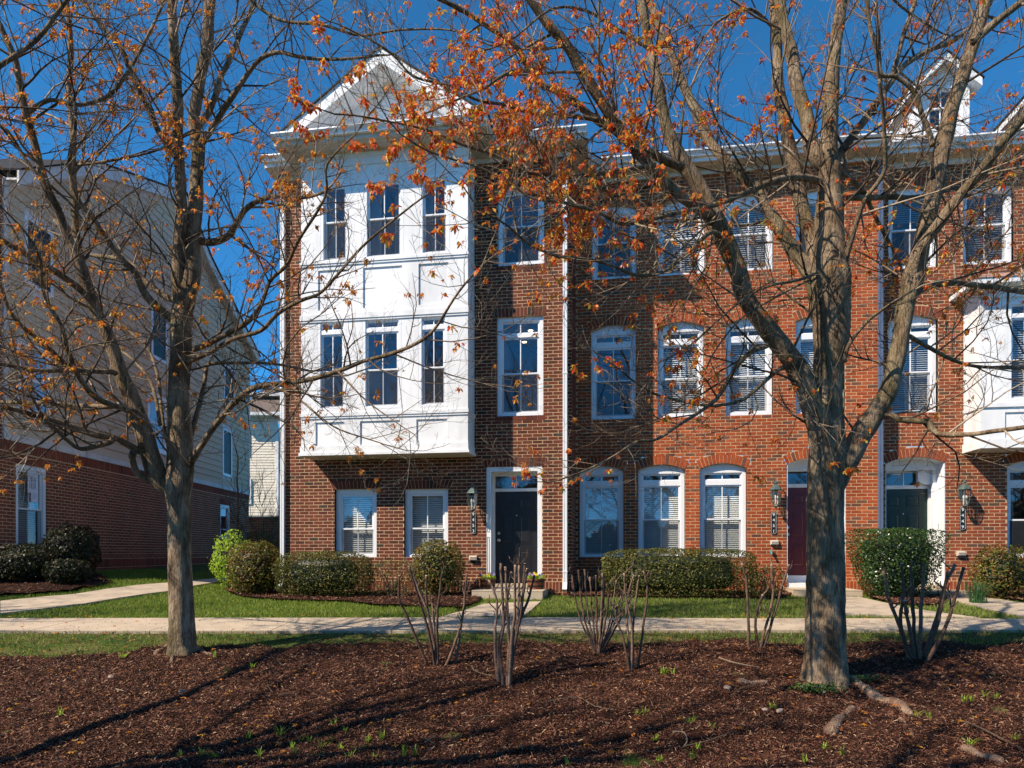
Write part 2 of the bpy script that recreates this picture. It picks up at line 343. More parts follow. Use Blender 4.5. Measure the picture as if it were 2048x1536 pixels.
def brick5(m, W, a, b, z0, z1, d0=0.0, D=.03):
    e = .004
    P = W.P
    m.add([P(a, D, z0), P(b, D, z0), P(b, D, z1), P(a, D, z1), P(a, d0 + e, z0), P(b, d0 + e, z0), P(b, d0 + e, z1), P(a, d0 + e, z1),
           P(a + e, d0, z0 + e), P(b - e, d0, z0 + e), P(b - e, d0, z1 - e), P(a + e, d0, z1 - e)],
          [(0, 1, 5, 4), (1, 2, 6, 5), (2, 3, 7, 6), (3, 0, 4, 7), (4, 5, 9, 8), (5, 6, 10, 9), (6, 7, 11, 10), (7, 4, 8, 11), (8, 9, 10, 11)])
def wedge(m, W, q, d0, D=.03):   # q: 4 (u,z) points anticlockwise
    v = [W.P(u, D, z) for u, z in q] + [W.P(u, d0, z) for u, z in q]
    m.add(v, [(0, 1, 5, 4), (1, 2, 6, 5), (2, 3, 7, 6), (3, 0, 4, 7), (4, 5, 6, 7)])
def brick_wall(parent, off, W, u0, u1, z0, z1, ops, mat, mort, singles=True, zmax=None, first=300, near=None, toworld=None):
    r = random.Random(int(abs(u0) * 1000) + 11)
    full = []; rest = MB(); mo = MB(); k0 = int(round(z0 / CH)); k1 = int(math.ceil(z1 / CH))
    for k in range(k0, k1):
        za, zb = k * CH, min((k + 1) * CH, z1 + .001); zm = (za + zb) / 2
        iv = [(u0, u1)]
        if zmax: iv = [(max(a, zmax(zm)[0]), min(b, zmax(zm)[1])) for a, b in iv]; iv = [q for q in iv if q[1] > q[0]]
        for o in ops:
            h = o.half(zm)
            if h is None: continue
            a, b = o.c - h, o.c + h; nv = []
            for p, q in iv:
                if b <= p or a >= q: nv.append((p, q)); continue
                if a > p: nv.append((p, a))
                if b < q: nv.append((b, q))
            iv = nv
        for p, q in iv:
            mo.quad(W.P(p, .0045, za), W.P(q, .0045, za), W.P(q, .0045, zb), W.P(p, .0045, zb))
            off_ = (k % 2) * BL / 2; i0 = int(math.floor((p - off_) / BL)) - 1
            x = off_ + i0 * BL
            while x < q:
                a, b = max(x + .0065, p + .002), min(x + BL - .0065, q - .002)
                if b - a > .03:
                    if b - a > .1895: full.append(((a + b) / 2, zm + r.uniform(-.0012, .0012)))
                    else: brick5(rest, W, a, b, zm - BH / 2, zm + BH / 2, r.uniform(-.0015, .0015))
                x += BL
    pick = set()
    if singles:
        def key(t):
            x, y, z = W.P(t[1][0], 0, t[1][1]); wx, wy = toworld(x, y); return wx * wx * .3 + wy * wy + (0 if abs(wx) < .76 * wy else 1e4)
        pick = set(i for i, _ in sorted(enumerate(full), key=key)[:first])
    me = brick_mesh(mat)
    for i, (u, z) in enumerate(full):
        d = r.uniform(-.0015, .0015)
        if i in pick:
            x, y, zz = W.P(u, d, z); link('brick', me, parent, (x - off[0], y - off[1], z), None, W.ang)
        else: brick5(rest, W, u - .095, u + .095, z - BH / 2, z + BH / 2, d)
    rest.build('brickwork', mat, parent, (-off[0], -off[1], 0), 'stuff'); mo.build('mortar', mort, parent, (-off[0], -off[1], 0))
def arch_bricks(parent, off, W, o, mat, mort, single=True):
    ring = MB(); t = o.t; r = random.Random(int(o.c * 100))
    if o.kind == 'arch':
        n = max(7, int(round(2 * o.th * (o.Rr + t / 2) / .075)))
        for i in range(n):
            a0 = -o.th + 2 * o.th * i / n; a1 = -o.th + 2 * o.th * (i + 1) / n; g = .0058 / o.Rr
            pt = lambda a, R_: (o.c + R_ * math.sin(a), o.zc + R_ * math.cos(a))
            q = [pt(a0 + g, o.Rr + .003), pt(a1 - g, o.Rr + .003), pt(a1 - g, o.Rr + t - .004), pt(a0 + g, o.Rr + t - .004)]
            m = MB() if single else ring; wedge(m, W, q, -.003 + r.uniform(-.0015, .0015))
            if single: m.build('arch_brick', mat, parent, (-off[0], -off[1], 0))
        mo = MB()
        for i in range(n):
            a0 = -o.th + 2 * o.th * i / n; a1 = -o.th + 2 * o.th * (i + 1) / n
            q = [pt(a0, o.Rr), pt(a1, o.Rr), pt(a1, o.Rr + t + .02), pt(a0, o.Rr + t + .02)]
            mo.add([W.P(u, .002, z) for u, z in q] + [W.P(u, .10, z) for u, z in q[:2]], [(0, 1, 2, 3), (0, 4, 5, 1)])
        mo.build('arch_mortar', mort, parent, (-off[0], -off[1], 0))
    else:
        n = max(7, int(round(2 * (o.h + .04) / .073))); hb = o.h + .04; ht = hb + o.flare * .6
        for i in range(n):
            a, b = -1 + 2 * i / n, -1 + 2 * (i + 1) / n; g = .0058
            q = [(o.c + a * hb + g, o.z1 + .002), (o.c + b * hb - g, o.z1 + .002), (o.c + b * ht - g, o.z1 + t - .005), (o.c + a * ht + g, o.z1 + t - .005)]
            m = MB() if single else ring; wedge(m, W, q, -.003 + r.uniform(-.0015, .0015))
            if single: m.build('arch_brick', mat, parent, (-off[0], -off[1], 0))
        q = [(o.c - hb, o.z1), (o.c + hb, o.z1), (o.c + ht + .01, o.z1 + t), (o.c - ht - .01, o.z1 + t)]
        mo = MB(); mo.add([W.P(u, .0025, z) for u, z in q] + [W.P(u, .10, z) for u, z in q[:2]], [(0, 1, 2, 3), (0, 4, 5, 1)])
        mo.build('arch_mortar', mort, parent, (-off[0], -off[1], 0))
    if not single: ring.build('arch_brick', mat, parent, (-off[0], -off[1], 0), 'stuff')
def row_bricks(m, W, u0, u1, z0, z1, pitch, d0):
    n = max(1, int(round((u1 - u0) / pitch))); p = (u1 - u0) / n
    for i in range(n): brick5(m, W, u0 + i * p + .006, u0 + (i + 1) * p - .006, z0 + .005, z1 - .005, d0 + rng.uniform(-.0015, .0015))
def water_table(parent, off, W, u0, u1, gaps, mat, mort):
    iv = [(u0, u1)]
    for a, b in gaps:
        nv = []
        for p, q in iv:
            if b <= p or a >= q: nv.append((p, q)); continue
            if a > p: nv.append((p, a))
            if b < q: nv.append((b, q))
        iv = nv
    m = MB(); mo = MB()
    for p, q in iv:
        for k in range(-4, 1): row_bricks(m, W, p + (k % 2) * .0, q, k * CH, (k + 1) * CH, BL, -.022)
        row_bricks(m, W, p, q, CH, CH + .205, .0677, -.022); row_bricks(m, W, p, q, CH + .205, CH + .205 + .067, .105, -.018)
        a, b, z = p, q, CH * 5 + .001
        mo.add([W.P(a, -.0165, -.3), W.P(b, -.0165, -.3), W.P(b, -.0165, z), W.P(a, -.0165, z), W.P(b, .05, z), W.P(a, .05, z)], [(0, 1, 2, 3), (3, 2, 4, 5)])
    m.build('base_brick', mat, parent, (-off[0], -off[1], 0), 'stuff'); mo.build('base_mortar', mort, parent, (-off[0], -off[1], 0))

# ------------------------------------------------------------------ windows and doors (in facade frame, y = -w)
def window(parent, off, u0, u1, z0, z1, yf, transom=None, rail=None, blind=0, screen=True, muntin=True, arch=None, sill=None, mat='vinyl', room=True, cas=.075, depth=1.0, lights=False, tilt=.5, curtain=False, sillmat='brick_a'):
    L = (-off[0], -off[1], 0)
    a, b, c, d = u0 + .003, u1 - .003, z0 + .003, z1
    fm = MB(); fm.frame(a, b, c, d, cas, yf + .02, yf + .12, cas * .8)
    fm.frame(a + cas, b - cas, c + cas * .8, d - cas, .014, yf + .045, yf + .12)
    if arch:                                     # white filler between the square head and the brick arch
        n = 14; top = [(arch.c + arch.Rr * math.sin(t), arch.zc + arch.Rr * math.cos(t) - .004) for t in [arch.th * (1 - 2 * i / n) for i in range(n + 1)]]
        top = [(min(max(x, a), b), z) for x, z in top]
        fm.prism([(a, d + .001), (b, d + .001)] + top, yf + .03, yf + .12)
    wobj = fm.build('window', mat, parent, L)
    ga, gb = a + cas + .014, b - cas - .014; gz0, gz1 = c + cas * .8 + .014, d - cas - .014
    gl = []
    if transom:
        t0, t1 = transom                          # bar between z t0..t1
        tb = MB(); tb.box(ga - .014, gb + .014, yf + .035, yf + .115, t0, t1); tb.build('transom_bar', mat, wobj)
        s = MB(); s.frame(ga, gb, t1, gz1, .022, yf + .06, yf + .09)
        s.box((ga + gb) / 2 - .01, (ga + gb) / 2 + .01, yf + .062, yf + .088, t1 + .022, gz1 - .022); s.build('transom_sash', mat, wobj)
        gl.append((ga + .02, gb - .02, t1 + .02, gz1 - .02, yf + .074)); gz1 = t0
    if rail is None: rail = (gz0 + gz1) / 2
    for zz0, zz1, yy in ((rail - .01, gz1, yf + .058), (gz0, rail + .022, yf + .085)):
        s = MB(); s.frame(ga, gb, zz0, zz1, .034, yy, yy + .026, .032)
        if muntin: s.box((ga + gb) / 2 - .0095, (ga + gb) / 2 + .0095, yy + .004, yy + .022, zz0 + .032, zz1 - .034)
        s.build('sash', mat, wobj); gl.append((ga + .032, gb - .032, zz0 + .03, zz1 - .032, yy + .013))
    for (p, q, r_, s_, y) in gl:
        g = MB(); g.quad((p, y, r_), (q, y, r_), (q, y, s_), (p, y, s_)); g.build('pane', 'glass', wobj)
    if screen:
        g = MB(); y = yf + .05; g.quad((ga, y, gz0), (gb, y, gz0), (gb, y, rail), (ga, y, rail)); g.build('insect_screen', 'screen', wobj)
    if blind:
        zt = gz1 if not transom else transom[0] + .02; zb = c + .1 if blind >= 1 else zt - (zt - c) * blind
        s = MB(); z = zt - .03; hw = .022; y = yf + .19
        s.box(ga - .02, gb + .02, y - .025, y + .025, zt - .03, zt + .02)
        while z > zb:
            dy, dz = hw * math.cos(tilt), hw * math.sin(tilt)
            s.add([(ga, y - dy, z - dz), (gb, y - dy, z - dz), (gb, y + dy, z + dz), (ga, y + dy, z + dz),
                   (ga, y - dy, z - dz + .002), (gb, y - dy, z - dz + .002), (gb, y + dy, z + dz + .002), (ga, y + dy, z + dz + .002)], [(0, 3, 2, 1), (4, 5, 6, 7), (0, 1, 5, 4), (2, 3, 7, 6)])
            z -= .0435
        s.build('blind', 'blind', wobj, (0, 0, 0), 'stuff')
    if curtain:
        s = MB(); n = 24; y = yf + .28
        for side in (0, 1):
            ca, cb = (ga - .02, ga + (gb - ga) * .28) if side == 0 else (gb - (gb - ga) * .28, gb + .02)
            pts = [(ca + (cb - ca) * i / n, y + .03 * math.sin(i * 1.6)) for i in range(n + 1)]
            for i in range(n): s.quad((*pts[i], c), (*pts[i + 1], c), (*pts[i + 1], d), (*pts[i], d))
        s.build('curtain', 'curtain', wobj)
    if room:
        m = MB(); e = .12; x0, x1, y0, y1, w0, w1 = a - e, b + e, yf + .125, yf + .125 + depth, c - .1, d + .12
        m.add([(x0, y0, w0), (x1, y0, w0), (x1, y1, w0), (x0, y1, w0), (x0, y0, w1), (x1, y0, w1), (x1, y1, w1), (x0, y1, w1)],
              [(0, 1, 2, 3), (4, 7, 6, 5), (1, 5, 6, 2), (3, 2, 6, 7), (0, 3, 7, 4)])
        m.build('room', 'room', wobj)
        if lights:
            for lx, ly in ((.3, .9), (.72, .95), (.56, .55)):
                lm = MB(); lm.lathe([(0, -.012), (.05, -.012), (.055, 0)], 12, (a + (b - a) * lx, yf + ly * 2.2, w1 - .002)); lm.build('ceiling_light', 'lamp_on', wobj)
    if sill is not None:
        m = MB(); W = Wall(0, yf, 0); n = int((b - a + .08) / .075); p = (b - a + .08) / n
        for i in range(n): m.box(a - .04 + i * p + .004, a - .04 + (i + 1) * p - .004, yf - .03, yf + .08, z0 - .095, z0 - .004)
        m.build('brick_sill', sillmat, wobj, (0, 0, 0), 'stuff')
    return wobj

def six_panel_door(parent, L, u0, u1, z0, z1, y, mat, knob_right=False):
    m = MB(); m.box(u0, u1, y, y + .045, z0, z1); d = m.build('door', mat, parent, L)
    Wd, H = u1 - u0, z1 - z0
    for (pz0, pz1) in ((.10, .36), (.43, .74), (.81, .93)):
        for (pa, pb) in ((.16, .43), (.57, .84)):
            p = MB(); a, b, c, e = u0 + Wd * pa, u0 + Wd * pb, z0 + H * pz0, z0 + H * pz1
            p.frame(a, b, c, e, .018, y - .008, y + .001); p.add([(a + .03, y - .002, c + .03), (b - .03, y - .002, c + .03), (b - .03, y - .002, e - .03), (a + .03, y - .002, e - .03),
                (a + .05, y - .008, c + .05), (b - .05, y - .008, c + .05), (b - .05, y - .008, e - .05), (a + .05, y - .008, e - .05)], [(0, 1, 5, 4), (1, 2, 6, 5), (2, 3, 7, 6), (3, 0, 4, 7), (4, 5, 6, 7)])
            p.build('panel', mat, d)
    k = MB(); k.lathe([(0, 0), (.012, .002), (.012, .006), (0, .008)], 10); o = k.build('peephole', 'text', d, ((u0 + u1) / 2, y, z0 + H * .74)); o.rotation_euler[0] = R(90)
    ku = u0 + .07 if not knob_right else u1 - .07
    k = MB(); k.lathe([(0, .065), (.02, .06), (.03, .045), (.022, .03), (.012, .022), (.03, .006), (.033, 0)], 14); o = k.build('knob', 'brass', d, (ku, y, z0 + H * .47)); o.rotation_euler[0] = R(90)
    k = MB(); k.lathe([(0, .03), (.028, .026), (.032, 0)], 14); o = k.build('deadbolt', 'brass', d, (ku, y, z0 + H * .545)); o.rotation_euler[0] = R(90)
    return d

def lantern(parent, L, u, z, yw, lit=False):
    """wall lantern hung from a hooked bracket; z is the bottom of the glass"""
    s = 1.0; y = yw - .20
    b = MB(); b.box(u - .035, u + .035, yw - .02, yw, z + .18, z + .42)
    b.tube([(u, yw - .01, z + .33), (u, yw - .06, z + .50), (u, yw - .15, z + .54), (u, y, z + .49), (u, y, z + .44)], [.011] * 5, 6)
    o = b.build('wall_lantern', 'copper', parent, L)
    r = MB(); r.lathe([(.022, .50), (.035, .47), (.02, .445), (.06, .415), (.115, .345), (.125, .325), (.118, .318)], 6, (u, y, z)); r.build('lantern_roof', 'copper', o)
    for k in range(6):
        t = math.pi * 2 * k / 6; c, sn = math.cos(t), math.sin(t)
        q = MB(); q.tube([(u + .105 * c, y + .105 * sn, z + .32), (u + .09 * c, y + .09 * sn, z + .12), (u + .05 * c, y + .05 * sn, z + .01)], [.006] * 3, 4); q.build('lantern_bar', 'copper', o)
    g = MB(); g.lathe([(.103, .32), (.098, .2), (.086, .12), (.048, .012)], 6, (u, y, z)); g.build('lantern_glass', 'lampglass', o)
    q = MB(); q.lathe([(.05, .016), (.055, .0), (.03, -.02), (.012, -.045), (0, -.055)], 8, (u, y, z)); q.build('lantern_finial', 'copper', o)
    for k in range(3):
        t = 2.1 * k; q = MB(); q.lathe([(.009, .03), (.009, .14), (.016, .16), (.012, .20), (0, .22)], 8, (u + .03 * math.cos(t), y + .03 * math.sin(t), z)); q.build('bulb', 'blind', o)
    return o
def text_mesh(txt, size, depth=.002):
    c = bpy.data.curves.new('numeral', 'FONT'); c.body = txt; c.size = size; c.extrude = depth; c.align_x = 'CENTER'; c.align_y = 'CENTER'; c.offset = .0
    o = bpy.data.objects.new('numeral', c); COL.objects.link(o); bpy.context.view_layer.update()
    me = bpy.data.meshes.new_from_object(o.evaluated_get(bpy.context.evaluated_depsgraph_get())); bpy.data.objects.remove(o)
    me.materials.clear(); me.materials.append(M['text']); return me
def plaque(parent, L, u, z0, z1, yw, digits):
    h = .055; ch = .022
    poly = [(-h + ch, 0), (h - ch, 0), (h, ch), (h, z1 - z0 - ch), (h - ch, z1 - z0), (-h + ch, z1 - z0), (-h, z1 - z0 - ch), (-h, ch)]
    m = MB(); m.prism([(u + x, z0 + z) for x, z in poly], yw - .018, yw - .002); o = m.build('number_plaque', 'black', parent, L)
    rim = MB(); P = [(u + x * .86, yw - .0195, z0 + .006 + z * .975) for x, z in poly]; P.append(P[0]); rim.tube(P, [.0022] * len(P), 4, False); rim.build('plaque_rim', 'text', o)
    n = len(digits)
    for i, d in enumerate(digits):
        me = text_mesh(d, .088); q = link('numeral', me, o, (u, yw - .020, z1 - (z1 - z0) * (.125 + .25 * i)), None); q.rotation_euler[0] = R(90)
def vent_box(parent, L, u, z, yw):
    m = MB(); m.prism_x([(yw, z + .05), (yw - .05, z + .045), (yw - .07, z - .03), (yw - .06, z - .05), (yw, z - .05)], u - .075, u + .075)
    for i in range(3): m.box(u - .06, u + .06, yw - .076, yw - .06, z - .03 + i * .022, z - .022 + i * .022)
    m.build('vent_hood', 'soffit', parent, L)
def downspout(parent, L, u, yw, z0, z1, mat='gutter', wd=.085):
    m = MB(); h = wd / 2
    for a, b in ((u - h, u - h * .2), (u + h * .2, u + h)): m.box(a, b, yw - .078, yw - .012, z0 + .16, z1)
    m.box(u - h * .2, u + h * .2, yw - .072, yw - .014, z0 + .16, z1)
    m.prism_x([(yw - .012, z0 + .16), (yw - .078, z0 + .16), (yw - .17, z0 + .03), (yw - .12, z0 - .01)], u - h, u + h)
    o = m.build('downspout', mat, parent, L)
    for z in (z0 + .35, (z0 + z1) / 2, z1 - .6):
        s = MB(); s.box(u - h - .006, u + h + .006, yw - .084, yw - .006, z, z + .03); s.build('strap', mat, o)
def eave(parent, L, u0, u1, yw, z, ov, frz0, endl=0, endr=0):
    """gutter top at z, wall face yw, overhang ov, frieze bottom frz0"""
    g = MB(); yo = yw - ov
    g.prism_x([(yo + .02, z), (yo - .11, z), (yo - .115, z - .03), (yo - .07, z - .075), (yo - .06, z - .115), (yo + .02, z - .115)], u0 - endl, u1 + endr)
    g.build('gutter', 'gutter', parent, L)
    f = MB(); f.box(u0 - endl, u1 + endr, yo + .021, yo + .045, z - .19, z - .005); f.build('fascia', 'white', parent, L)
    s = MB(); s.box(u0 - endl, u1 + endr, yo + .046, yw - .001, z - .19, z - .17)
    n = int(ov / .11)
    for i in range(1, n + 1): s.box(u0 - endl, u1 + endr, yo + .045 + i * .11 - .004, yo + .045 + i * .11 + .004, z - .194, z - .19)
    s.build('soffit', 'soffit', parent, L)
    b = MB(); b.box(u0, u1, yw - .032, yw - .001, frz0, z - .191); b.box(u0, u1, yw - .06, yw - .033, z - .27, z - .191); b.build('frieze', 'white', parent, L)

# ================================================================== GROUND
def grid_sheet(name, xs, ys, dz, mat, poly=None, kind='structure', bumpy=0.0, parent=None, seed=3.1):
    V = []; idx = {}; Fc = []
    X, Y = np.meshgrid(xs, ys); Z = G(X, Y) + dz
    if bumpy:
        for i in range(X.shape[0]):
            for j in range(X.shape[1]):
                p = Vector((X[i, j] * 1.1, Y[i, j] * 1.1, seed)); q = Vector((X[i, j] * 5, Y[i, j] * 5, seed))
                Z[i, j] += bumpy * (mnoise.noise(p) + .45 * mnoise.noise(q))
    ny, nx = X.shape; V = np.stack([X, Y, Z], -1).reshape(-1, 3)
    a = (np.arange(ny - 1)[:, None] * nx + np.arange(nx - 1)[None]).ravel(); Fq = np.stack([a, a + 1, a + nx + 1, a + nx], -1)
    if poly:
        c = V[Fq].mean(1); Fq = Fq[inpoly(c[:, 0], c[:, 1], poly)]
    o = np_mesh(name, V, Fq, mat, parent, kind); o.data.polygons.foreach_set('use_smooth', [True] * len(o.data.polygons)); return o
def geo(a, b, n, p=1.0): return list(np.linspace(a, b, n))
xs = sorted(set([-400, -200, -100, -60, -40, -30] + geo(-24, 24, 97) + [30, 40, 60, 100, 200, 400]))
ys = sorted(set([-300, -100, -50, -20, -8] + geo(-4, 30, 86) + [35, 40, 50, 70, 100, 200, 400]))
grid_sheet('ground', xs, ys, 0, 'lawn')
# mulch bed in the foreground
bx = [-30, -14, -9, -5.8, -4.6, -3.9, -2.6, -1.0, .8, 3.0, 5.0, 7.4, 10, 16, 30]
bys = [7.2, 7.2, 7.3, 7.35, 7.55, 7.75, 7.85, 7.9, 8.0, 7.95, 7.98, 7.8, 7.75, 7.6, 7.6]
def bedge(X): return np.interp(X, bx, bys) + .07 * np.sin(np.asarray(X) * 3.1) + .04 * np.sin(np.asarray(X) * 7.7)
FB = [(x, float(bedge(x))) for x in np.linspace(-30, 30, 200)] + [(30, 1.0), (-30, 1.0)]
grid_sheet('mulch_bed', geo(-12, 12, 320), geo(1.2, 8.2, 110), .03, 'mulch', FB, bumpy=.05)
# paths
def slab_path(name, pts, label=None, dz=.035, slabs=None, parent=None):
    pass
side = thing('sidewalk', 'x', None); del side['label']; side['kind'] = 'structure'
YN, YF = 8.50, 9.62
def side_n(X): return YN + .03 * math.sin(X * .3)
def side_f(X): return YF + .05 * math.sin(X * .25 + 1) - (.10 if X > 1 else 0) * min(1, (X - 1) / 2) + (.12 * max(0, X - 4.5))*0
x = -18.0
while x < 18:
    m = MB(); a, b = x + .006, x + 1.5 - .006; n = 4; top = []; bot = []
    for i in range(n + 1):
        xx = a + (b - a) * i / n
        for y in (side_n(xx), side_f(xx)): top.append((xx, y, float(G(xx, y)) + .03)); bot.append((xx, y, float(G(xx, y)) - .1))
    o = len(top); fs = []
    for i in range(n):
        k = 2 * i; fs += [(k, k + 2, k + 3, k + 1), (k + o, k, k + 1 + 0, k + 1 + o)][:1] + [(k, k + o, k + 2 + o, k + 2), (k + 1, k + 3, k + 3 + o, k + 1 + o)]
    fs += [(0, 1, 1 + o, o), (2 * n, 2 * n + o, 2 * n + 1 + o, 2 * n + 1)]
    m.add(top + bot, fs); m.build('concrete_slab', 'conc', side); x += 1.5
m = MB(); 
def ribbon(L, Rr, dz=.03, mat='conc', name='walkway', joints=1):
    """L, Rr: matching lists of ground (x, y) along both edges"""
    t = thing(name, 'x', None); del t['label']; t['kind'] = 'structure'
    for i in range(len(L) - 1):
        m = MB(); s = 3; g = .004
        rows = []
        for k in range(s + 1):
            f = g + (1 - 2 * g) * k / s
            l = (L[i][0] + (L[i + 1][0] - L[i][0]) * f, L[i][1] + (L[i + 1][1] - L[i][1]) * f); r_ = (Rr[i][0] + (Rr[i + 1][0] - Rr[i][0]) * f, Rr[i][1] + (Rr[i + 1][1] - Rr[i][1]) * f)
            rows.append((l, r_))
        top = []; 
        for l, r_ in rows:
            for p in (l, r_): top.append((p[0], p[1], float(G(*p)) + dz))
        bot = [(x, y, z - .13) for x, y, z in top]; o = len(top); fs = []
        for k in range(s):
            q = 2 * k; fs += [(q, q + 1, q + 3, q + 2), (q, q + 2, q + 2 + o, q + o), (q + 1, q + 1 + o, q + 3 + o, q + 3)]
        fs += [(0, o, 1 + o, 1), (2 * s, 2 * s + 1, 2 * s + 1 + o, 2 * s + o)]
        m.add(top + bot, fs); m.build('concrete_slab', 'conc', t)
    return [tuple(p) for p in L] + [tuple(p) for p in reversed(Rr)]
PATHS = []
g = gp
PATHS.append(ribbon([g(966, 1211), g(952, 1217), g(925, 1226), g(880, 1238)], [g(1082, 1206), g(1072, 1215), g(1060, 1226), g(1046, 1236)], .034))
PATHS.append(ribbon([g(1640, 1196), g(1650, 1205), g(1664, 1215), g(1680, 1232)], [g(1722, 1198), g(1765, 1208), g(1830, 1222), g(1960, 1240)], .034))
PATHS.append(ribbon([g(1880, 1196), g(1915, 1206), g(1975, 1222), g(2040, 1236)], [g(1965, 1196), g(2035, 1208), g(2120, 1221), g(2260, 1234)], .034))
PATHS.append(ribbon([g(-260, 1236), g(0, 1206), g(150, 1192), g(330, 1169), g(440, 1159), (-7.9, 22), (-7.9, 30)], [g(-250, 1262), g(0, 1231), g(170, 1211), g(350, 1184), g(462, 1162), (-6.9, 22), (-6.9, 30)], .036))
HB = []      # mulch beds along the houses
def bed(pts, seed):
    HB.append(pts); xs_ = [p[0] for p in pts]; ys_ = [p[1] for p in pts]
    grid_sheet('mulch_bed', geo(min(xs_), max(xs_), 60), geo(min(ys_), max(ys_), 40), .05, 'mulch', pts, bumpy=.02, seed=seed)
bed([g(448, 1184), g(480, 1196), g(560, 1203), g(700, 1207), (f2w(-1.9, -2.55)), g(880, 1217), g(925, 1219), g(958, 1207), f2w(-.66, .1), f2w(-5.4, .1), f2w(-6.2, .5)], 1.1)
bed([f2w(1.25, .3), f2w(1.05, -.55), g(1200, 1196), g(1320, 1198), g(1450, 1199), g(1560, 1200), g(1590, 1190), f2w(5.6, 1.35), f2w(1.2, 1.35)], 2.1)
bed([f2w(7.0, 1.4), g(1738, 1198), g(1790, 1212), g(1870, 1214), g(1895, 1200), f2w(8.3, 1.5)], 3.1)
bed([g(1975, 1198), g(2050, 1206), g(2200, 1216), f2w(14, -.4), f2w(14, 1.5), f2w(9.2, 1.5)], 4.1)
bed([g(-300, 1205), g(-60, 1196), g(60, 1192), g(150, 1184), g(218, 1168), g(200, 1152), g(150, 1144), (-9.6, 15.3), (-9.6, 11), (-16, 11)], 5.1)

# ================================================================== HOUSES
uL = fp(562, 900)[0]; uR = fp(1143.5, 900)[0]; yM = 1.25; uM = fp(1764, 900, -yM)[0]; yR_ = 1.48; uE = fp(2330, 900, -yR_)[0]
def house(name, label, u0, yf, g=None):
    x, y = f2w(u0, yf); t = thing(name, label, 'house', (x, y, 0), -AF, g); return t, (u0, yf), (-u0, -yf, 0)
# ---- end house 9453
H1, o1, L1 = house('townhouse', 'brown brick end townhouse with white two-storey bay and gable, black front door', uL, 0, 'joined brick townhouses in a row')
W1 = Wall(0, 0, 0)
def op(x0, x1, y0, y1, wv, kind='arch', rise=.10, ring=.18, flare=.13):
    a, b, c, d = fr(x0, x1, y0, y1, wv); return Opening(a, b, c, d, rise, ring, kind, flare)
g1 = op(669, 753, 978, 1117, 0, 'jack'); g2 = op(808, 896, 977.5, 1117, 0, 'jack')
dr = op(973, 1084, 933.5, 1180, 0, 'jack', flare=.06); dr.z0 = .02
w2 = op(993.6, 1086.5, 633, 831, 0, 'jack', flare=.04); w3 = op(995.5, 1088, 374, 529, 0, 'jack', flare=.04)
zg1 = fp(1070, 261, .5)[1]                       # gutter top height
bu0, bu1 = fp(604, 650, .6)[0], fp(934, 650, .6)[0]; bz0 = fp(932, 905, .6)[1] ; YB = -.6
bayhole = Opening(bu0 + .12, bu1 - .12, bz0 + .12, zg1, 0, 0, 'none')
frz1 = fp(1057, 320, 0)[1]
tw = lambda x, y: f2w(x, y)
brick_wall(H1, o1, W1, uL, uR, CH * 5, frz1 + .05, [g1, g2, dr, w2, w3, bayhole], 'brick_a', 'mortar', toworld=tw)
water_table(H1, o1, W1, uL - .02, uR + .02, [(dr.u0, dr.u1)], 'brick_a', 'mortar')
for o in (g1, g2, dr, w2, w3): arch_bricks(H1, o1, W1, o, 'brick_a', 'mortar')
Wr = Wall(uR, 0, R(90))                          # right return wall (faces right)
brick_wall(H1, o1, Wall(uR, 0, R(90)), 0, yM + .05, 0, frz1 + .05, [], 'brick_a', 'mortar', singles=False)
m = MB(); m.box(uL + .01, uL + .03, .03, 9, -.3, zg1 - .1); m.box(uL + .03, uR - .03, 8.98, 9, -.3, zg1 - .1); m.build('rear_wall', 'mortar_d', H1, L1)
Wl = Wall(uL, 9, R(-90)); brick_wall(H1, o1, Wl, 0, 9, 0, frz1 + .05, [], 'brick_a', 'mortar', singles=False)
t1 = lambda y, x=700: fp(x, y, 0)[1]
window(H1, o1, g1.u0, g1.u1, g1.z0, g1.z1, .06, blind=1, sill=1, rail=fp(711, 1058)[1], tilt=.8, cas=.085)
window(H1, o1, g2.u0, g2.u1, g2.z0, g2.z1, .06, blind=1, sill=1, rail=fp(852, 1057)[1], tilt=.8, cas=.085)
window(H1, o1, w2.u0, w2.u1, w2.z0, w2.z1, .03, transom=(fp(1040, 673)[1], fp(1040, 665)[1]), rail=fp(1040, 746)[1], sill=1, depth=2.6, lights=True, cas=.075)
window(H1, o1, w3.u0, w3.u1, w3.z0, w3.z1, .03, rail=fp(1040, 450)[1], sill=1, depth=1.5, cas=.075)
